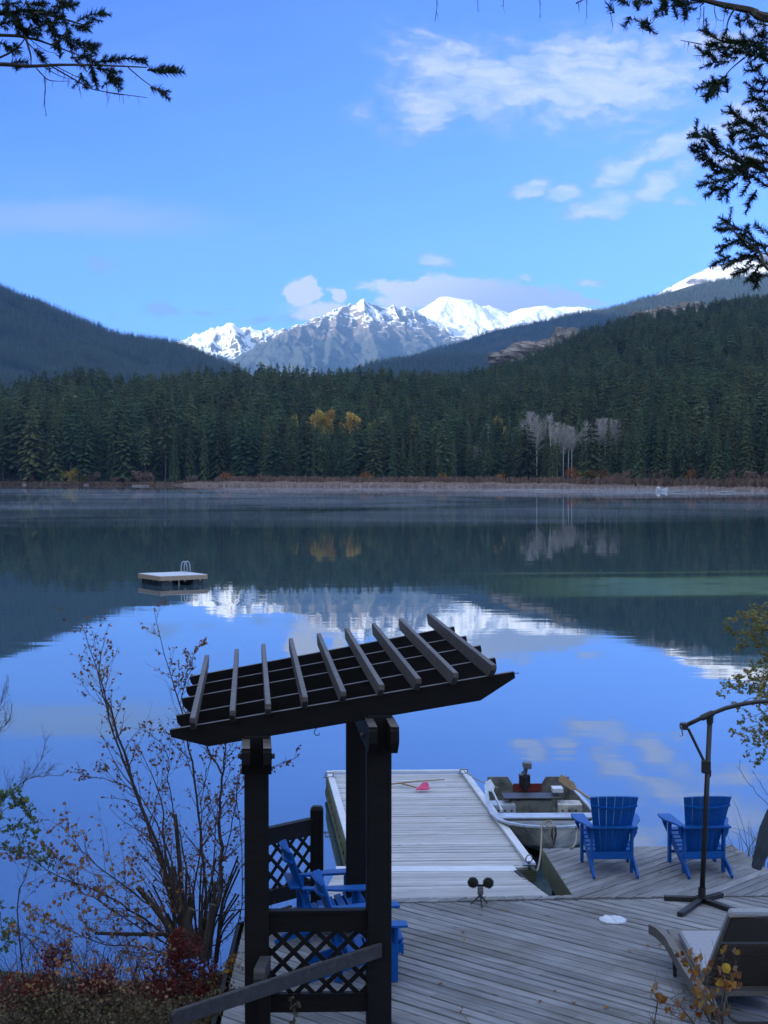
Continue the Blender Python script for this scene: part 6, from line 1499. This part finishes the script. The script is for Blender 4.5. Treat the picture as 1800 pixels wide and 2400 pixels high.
# ---- golden dry-leaved shrub at the bottom right, near the camera
D0 = 8.6; gb = Vector((1.95, 8.6, 1.55)); gs = empty('golden_shrub', gb); r_ = random.Random(9); st = MB()
leafm = []
for v in range(3):
    m = MB(); rr2 = random.Random(40 + v)
    pts = [(0, 0, 0), (.34, .26, .06), (.42, .6, .1), (.2, .88, .02), (0, 1.0, -.12), (-.2, .88, .04), (-.42, .6, .12), (-.34, .26, .05)]
    vs = [Vector((x * rr2.uniform(.85, 1.1), y, z * 1.6)) * .062 for x, y, z in pts]; c = Vector((0, .5, -.05)) * .062
    m.add(vs + [c], [(i, (i + 1) % 8, 8) for i in range(8)]); leafm.append(m.mesh('leaf', M_leafgold if v < 1 else (M_leaftan if v < 2 else M_leafbr)))
def q6(x, y): return (1500 + x / 5.53, 2120 + y / 5.53)
lp_ = [(180, 1150), (200, 1120), (265, 1260), (250, 1290), (290, 1230), (350, 1410), (385, 1405), (510, 1470), (530, 1500), (490, 1290), (510, 1330), (570, 1270), (640, 900), (640, 985), (690, 960), (700, 760), (730, 780), (740, 1080), (710, 1040), (770, 1100), (750, 1180), (720, 1230), (790, 1190), (720, 1330), (700, 1350), (780, 1370), (820, 1260), (850, 1250), (800, 1230), (830, 1430), (870, 1440), (900, 1390), (930, 1400), (860, 1400), (950, 1440), (1040, 1500), (1000, 1490), (1040, 930), (1010, 920), (1070, 980), (1080, 1000), (1050, 1050), (1020, 1060), (1090, 1070), (1130, 1110), (1170, 1130), (1250, 1090), (1270, 1070), (1230, 1100), (1280, 940), (1240, 950), (1230, 640), (1250, 660), (1100, 620), (1060, 640), (1050, 650), (920, 820), (900, 850), (800, 730), (790, 760), (650, 660), (670, 700), (510, 690), (530, 670), (830, 1000), (840, 930), (990, 1160), (970, 1250), (1090, 1440), (1040, 1370), (1110, 1370), (730, 1450), (620, 820), (600, 780), (1180, 1000), (1190, 1080), (870, 1160), (900, 1150), (1150, 900), (1210, 860), (760, 900), (740, 930)]
for k, (x, y) in enumerate(lp_):
    o_ = bpy.data.objects.new('leaf', leafm[k % 3]); COL.objects.link(o_); o_.parent = gs; p_ = Y(*q6(x, y), D0 + r_.uniform(-.25, .25)) - gb; o_.location = p_; o_.rotation_euler = (r_.uniform(1.0, 2.3), r_.uniform(-.8, .8), r_.uniform(0, 6.28)); s_ = r_.uniform(.5, 1.1); o_.scale = (s_, s_, s_)
for path in ([(1070, 1700), (1000, 1400), (850, 1180), (720, 960), (640, 780), (520, 680)], [(1080, 1700), (1080, 1400), (1130, 1150), (1200, 900), (1240, 680)], [(1000, 1700), (900, 1500), (740, 1250), (560, 1150), (480, 1180)], [(800, 1700), (700, 1540), (560, 1370), (480, 1250)], [(190, 1700), (185, 1550), (215, 1350), (225, 1250), (190, 1150)], [(1060, 1600), (1060, 1300), (1090, 1000), (1060, 850), (1090, 640)], [(1050, 1650), (950, 1350), (800, 1300), (730, 1380)], [(1040, 1600), (940, 1200), (880, 1000), (900, 850)], [(700, 1540), (520, 1480), (380, 1410)]):
    q_ = smooth_path([Y(*q6(x, y), D0 + r_.uniform(-.1, .1)) for x, y in path]); st.tube(q_, [.0055 + (.0018 - .0055) * i / len(q_) for i in range(len(q_))], 4, False)
    for k in range(14):
        i = r_.randint(2, len(q_) - 1); a = q_[i]; st.tube([a, a + rv(r_, .025) + Vector((0, 0, .02)), a + rv(r_, .045) + Vector((0, 0, .04))], [.0018, .0014, .001], 3, False)
st.build('stems', M_twigtan, gs, off=gb); tag(gs, 'near shrub of curled golden dry leaves at the bottom right', 'shrub')
# fallen leaves and a dry twig on the deck
for k, (px, py, lab) in enumerate([(1345, 2353, 'curled brown leaf on the deck below the frosted disc'), (1040, 2305, 'fallen leaf on the deck right of the nearest chair'), (1262, 2345, 'pale fallen leaf near the bottom of the deck'), (1415, 2362, 'bleached fallen leaf low on the deck'), (1480, 2230, 'small fallen leaf left of the lounger')]):
    o_ = bpy.data.objects.new('fallen_leaf', leafm[k % 3]); COL.objects.link(o_); p_ = P(px, py, ZD + .012); o_.location = p_; o_.rotation_euler = (.1, .15, k * 1.7); o_.scale = (.8, .8, .8); tag(o_, lab, 'leaf')
for k in range(16):
    o_ = bpy.data.objects.new('fallen_leaf', leafm[k % 3]); COL.objects.link(o_); o_.location = (r_.uniform(.1, 4.2), r_.uniform(13.4, 18.2) if k % 2 else r_.uniform(13.2, 15.5), ZD + .012); o_.rotation_euler = (r_.uniform(-.3, .3), r_.uniform(-.3, .3), r_.uniform(0, 6)); s_ = r_.uniform(.4, .75); o_.scale = (s_, s_, s_); tag(o_, 'tiny dry fallen leaf lying on the deck boards', 'leaf', 'fallen leaves strewn over the deck')
tb_ = P(1085, 2372, ZD + .02); e = MB(); r_ = random.Random(6); e.tube([P(1102, 2400, ZD + .02), P(1088, 2382, ZD + .04), P(1076, 2366, ZD + .05)], [.004, .003, .002], 4); e.tube([P(1090, 2384, ZD + .04), P(1105, 2376, ZD + .06)], [.003, .001], 4)
for k in range(7): add_leaf(e, tb_ + rv(r_, .02) + Vector((-.03, 0, .03)), r_, .03)
tag(e.build('dry_twig', M_leaftan, off=tb_), 'dry forked twig lying near the bottom of the deck', 'twig')

# ================================================================== FIR BOUGHS OVERHEAD
def needles(mb, a, b_, r_, rad=.038, dens=1000):
    a = Vector(a); b_ = Vector(b_); d_ = (b_ - a); L = d_.length; d_.normalize(); n = max(8, int(L * dens))
    s1 = d_.cross(Vector((.3, .9, .2))).normalized(); s2 = d_.cross(s1)
    for k in range(n):
        t_ = (k + r_.random()) / n; p_ = a + d_ * L * t_; th = r_.random() * 6.28; out = s1 * math.cos(th) + s2 * math.sin(th)
        nd = (d_ * r_.uniform(.45, .9) + out).normalized(); q = rad * r_.uniform(.75, 1.15) * (1 - .35 * max(0, t_ - .8) * 5); tip = p_ + nd * q; w_ = nd.cross(rv(r_)).normalized() * .0021
        mb.add([p_ - w_, p_ + w_, tip], [(0, 1, 2)])
def fir(name, trunk_xy, trunk_r, D, limbs, shoots, label, seed, ztop, zbot, twigs=()):
    r_ = random.Random(seed); b_ = Vector((trunk_xy[0], trunk_xy[1], zbot)); r = empty(name, b_)
    e = MB(); e.tube([b_, b_ + Vector((.02, 0, (ztop - zbot) * .5)), Vector((trunk_xy[0], trunk_xy[1], ztop))], [trunk_r, trunk_r * .8, trunk_r * .45], 12); e.build('trunk', M_bark, r, off=b_)
    extra = []
    for pts, r0, hook in limbs:
        dy0 = r_.uniform(-.15, .15)
        q = [Y(px, py, D + dy0) for px, py in pts]
        if hook: q = [Vector((trunk_xy[0], trunk_xy[1], q[0].z + .1))] + q
        if hook:
            for s_ in range(max(3, int((q[1] - q[0]).length / .07))):
                p_ = q[0].lerp(q[1], r_.uniform(.1, 1)); dd = ((q[1] - q[0]).normalized() * .5 + rv(r_, .6) + Vector((0, 0, -.35))).normalized() * r_.uniform(.10, .20); extra.append((p_, p_ + dd))
        pth = smooth_path(q); e = MB(); e.tube(pth, [max(.0025, r0 * (1 - .8 * i / len(pth))) for i in range(len(pth))], 6); e.build('bough', M_bark, r, off=b_)
    e = MB(); w_ = MB()
    for a, c in extra: w_.tube([a, c], [.004, .0015], 4, False); needles(e, a, c, r_, dens=600)
    for (x0, y0, x1, y1) in shoots:
        dy0 = r_.uniform(-.16, .16); a = Y(x0, y0, D + dy0); c = Y(x1, y1, D + dy0 + r_.uniform(-.06, .06))
        # the shoot tip is the end farther from the trunk
        if abs(a.x - trunk_xy[0]) > abs(c.x - trunk_xy[0]): a, c = c, a
        mid = a.lerp(c, .5) + rv(r_, .006)
        w_.tube([a, mid, c], [.004, .003, .0015], 4, False); needles(e, a, mid, r_); needles(e, mid, c, r_)
        if (c - a).length > .07:
            for s_ in range(3):
                f = r_.uniform(.15, .8); p_ = a.lerp(c, f); dd = ((c - a).normalized() + rv(r_, .55)).normalized() * r_.uniform(.035, .075); w_.tube([p_, p_ + dd], [.0025, .001], 3, False); needles(e, p_, p_ + dd, r_, .024)
    tw_=w_.build('twigs', M_bark, r, off=b_); tw_['kind'] = 'stuff'; o_ = e.build('needles', M_needle, r, off=b_); o_['kind'] = 'stuff'
    if twigs:
        e = MB()
        for pts, r0 in twigs:
            q = smooth_path([Y(px, py, D + .05) for px, py in pts]); e.tube(q, [max(.0012, r0 * (1 - .7 * i / len(q))) for i in range(len(q))], 4, False)
            for k in range(5):
                p_ = q[r_.randint(1, len(q) - 1)]; e.tube([p_, p_ + Vector((r_.uniform(-.01, .01), 0, -r_.uniform(.01, .05)))], [.0012, .0006], 3, False)
        e.build('lichen_twigs', M_twigtan, r, off=b_)['kind'] = 'stuff'
    return tag(r, label, 'fir tree')
LS = [(0, 30, 60, 35), (40, 20, 100, 25), (30, 55, 60, 75), (80, 30, 140, 30), (60, 40, 130, 60), (110, 50, 140, 90), (120, 15, 180, 12), (150, 45, 165, 95), (165, 60, 205, 68), (180, 50, 245, 28), (150, 90, 180, 115), (170, 100, 220, 105), (200, 108, 228, 112), (135, 100, 140, 138),
      (165, 135, 215, 130), (200, 130, 230, 150), (230, 145, 300, 135), (190, 170, 205, 205), (210, 150, 225, 200), (225, 160, 265, 170), (250, 175, 282, 200), (240, 165, 280, 190), (300, 135, 342, 140), (345, 165, 410, 160), (370, 170, 430, 168), (352, 205, 388, 222), (20, 150, 65, 146), (80, 115, 105, 140), (90, 60, 95, 85),
      (0, 100, 30, 115), (30, 100, 45, 120), (0, 10, 50, 5), (60, 8, 110, 12), (-30, 40, 20, 20), (-30, 60, 30, 50), (100, 20, 130, 75), (120, 60, 150, 30), (40, 40, 45, 80), (10, 20, 50, 60), (70, 55, 90, 88), (130, 0, 170, 15), (175, 140, 200, 160), (60, 0, 90, 45), (195, 60, 220, 45)]
fir('fir_tree', (-3.4, 7.2), .16, 7.0, [([(-60, 80), (60, 88), (120, 105), (185, 130)], .010, True), ([(-60, 148), (60, 155), (140, 152), (230, 153), (345, 158)], .012, True), ([(-20, 143), (30, 120), (55, 95), (70, 65)], .006, False), ([(-60, 30), (60, 25), (150, 45), (200, 60)], .012, True), ([(120, 105), (150, 85), (165, 65)], .005, False), ([(60, 88), (72, 130), (72, 155)], .006, False)],
    LS, 'dark fir whose bough hangs into the top left corner', 17, 9.5, 2.0,
    [([(85, 160), (110, 185), (130, 190), (165, 190)], .003), ([(100, 155), (140, 178), (175, 187)], .0025), ([(120, 155), (190, 195), (230, 212), (345, 229)], .004), ([(130, 155), (170, 175), (195, 185)], .0025), ([(105, 180), (106, 215), (104, 240), (109, 272)], .003), ([(60, 95), (90, 125), (120, 150)], .003), ([(70, 92), (110, 120), (150, 125)], .002), ([(300, 158), (345, 195), (385, 218)], .003), ([(230, 212), (280, 222), (300, 222)], .002), ([(250, 200), (254, 232)], .001), ([(186, 200), (187, 215)], .001)])
RS = [(1425, 10, 1440, 30), (1455, 5, 1475, 15), (1490, 5, 1495, 25), (1478, 38, 1462, 62), (1515, 50, 1503, 65), (1515, 45, 1518, 72), (1545, 25, 1538, 42), (1556, 0, 1548, 25), (1560, 0, 1565, 35), (1578, 15, 1588, 45), (1600, 5, 1608, 45), (1590, 5, 1630, 5), (1612, 25, 1605, 45), (1700, 15, 1705, 30), (1730, 35, 1735, 65), (1755, 30, 1757, 60), (1765, 55, 1800, 60), (1500, 0, 1530, 8), (1440, -5, 1470, 5), (1580, 0, 1610, 20), (1620, 0, 1650, 8),
      (1650, 70, 1680, 90), (1655, 103, 1690, 100), (1690, 95, 1705, 65), (1650, 125, 1680, 140), (1660, 150, 1710, 145), (1680, 110, 1740, 115), (1700, 95, 1760, 95), (1720, 100, 1800, 110), (1740, 110, 1800, 125), (1690, 130, 1730, 135), (1750, 130, 1800, 140), (1745, 165, 1790, 150), (1770, 85, 1800, 75), (1760, 100, 1810, 95), (1710, 120, 1760, 125), (1780, 125, 1820, 155),
      (1700, 178, 1650, 228), (1695, 190, 1632, 210), (1690, 195, 1665, 225), (1684, 200, 1680, 222), (1700, 180, 1706, 218), (1770, 188, 1805, 192), (1758, 208, 1805, 215), (1762, 230, 1805, 245), (1758, 262, 1790, 258), (1780, 235, 1810, 270),
      (1708, 248, 1716, 265), (1712, 262, 1750, 290), (1708, 290, 1745, 290), (1740, 280, 1790, 320), (1730, 310, 1775, 300), (1735, 330, 1790, 315), (1780, 270, 1805, 300), (1760, 290, 1810, 330), (1622, 313, 1660, 325), (1650, 300, 1665, 320), (1668, 300, 1670, 330), (1660, 320, 1690, 345), (1620, 340, 1665, 350), (1622, 350, 1660, 370), (1635, 365, 1680, 385), (1670, 360, 1720, 370), (1690, 345, 1740, 375), (1712, 310, 1718, 340), (1735, 350, 1800, 340), (1650, 380, 1700, 398),
      (1635, 437, 1690, 420), (1651, 461, 1703, 434), (1687, 469, 1730, 429), (1738, 458, 1757, 429), (1752, 483, 1774, 445), (1768, 380, 1805, 423), (1720, 390, 1760, 430), (1740, 400, 1805, 440), (1700, 400, 1750, 405), (1750, 380, 1805, 380), (1700, 385, 1760, 390), (1740, 365, 1800, 400), (1670, 400, 1720, 405), (1690, 425, 1740, 405), (1770, 340, 1810, 370),
      (1687, 510, 1725, 532), (1681, 535, 1730, 535), (1687, 586, 1735, 559), (1671, 621, 1714, 600), (1708, 619, 1757, 597), (1719, 646, 1768, 619), (1757, 657, 1774, 630), (1768, 678, 1779, 640), (1735, 543, 1779, 570), (1768, 526, 1790, 548), (1779, 575, 1805, 575), (1779, 613, 1805, 624), (1795, 540, 1810, 560), (1730, 560, 1770, 590), (1735, 600, 1780, 600), (1760, 570, 1800, 600), (1725, 535, 1760, 550)]
fir('fir_tree', (2.75, 7.6), .20, 7.0, [([(1830, 45), (1760, 25), (1680, 8), (1600, -14)], .030, True), ([(1830, 120), (1760, 105), (1700, 98), (1665, 85)], .012, True), ([(1745, 135), (1715, 160), (1700, 178)], .004, False), ([(1722, 20), (1708, 45), (1703, 70), (1705, 95)], .005, False), ([(1840, 330), (1780, 300), (1740, 278), (1712, 255)], .010, True), ([(1840, 400), (1760, 388), (1700, 362), (1655, 328)], .012, True), ([(1760, 388), (1710, 410), (1660, 440)], .006, False), ([(1840, 210), (1790, 225), (1765, 235)], .006, True),
    ([(1840, 640), (1780, 590), (1735, 555), (1695, 520)], .010, True), ([(1780, 590), (1740, 610), (1690, 620)], .005, False), ([(1560, -20), (1490, -8), (1430, 0)], .008, False), ([(1600, -14), (1585, 10), (1560, 15)], .005, False)],
    RS, 'dark fir with drooping boughs down the right edge and top right', 23, 9.5, 2.0,
    [([(1645, 104), (1620, 99), (1594, 94)], .003), ([(1650, 130), (1638, 130), (1625, 131)], .002), ([(1650, 15), (1649, 45), (1649, 78)], .0025), ([(1674, 10), (1676, 35), (1685, 47), (1696, 46), (1700, 20)], .0018), ([(1642, 12), (1642, 40), (1632, 43)], .0018), ([(1022, -30), (1024, 10), (1021, 38)], .0022), ([(1120, -30), (1120, 20)], .002), ([(1176, -30), (1180, 8), (1173, 15)], .002), ([(1265, -30), (1266, 42)], .002), ([(1375, -30), (1375, 34)], .002), ([(1430, 20), (1435, 50)], .0015), ([(1350, 8), (1375, -5)], .004)])
print('objects', len(bpy.data.objects), 'tris', sum(len(m.polygons) for m in bpy.data.meshes))
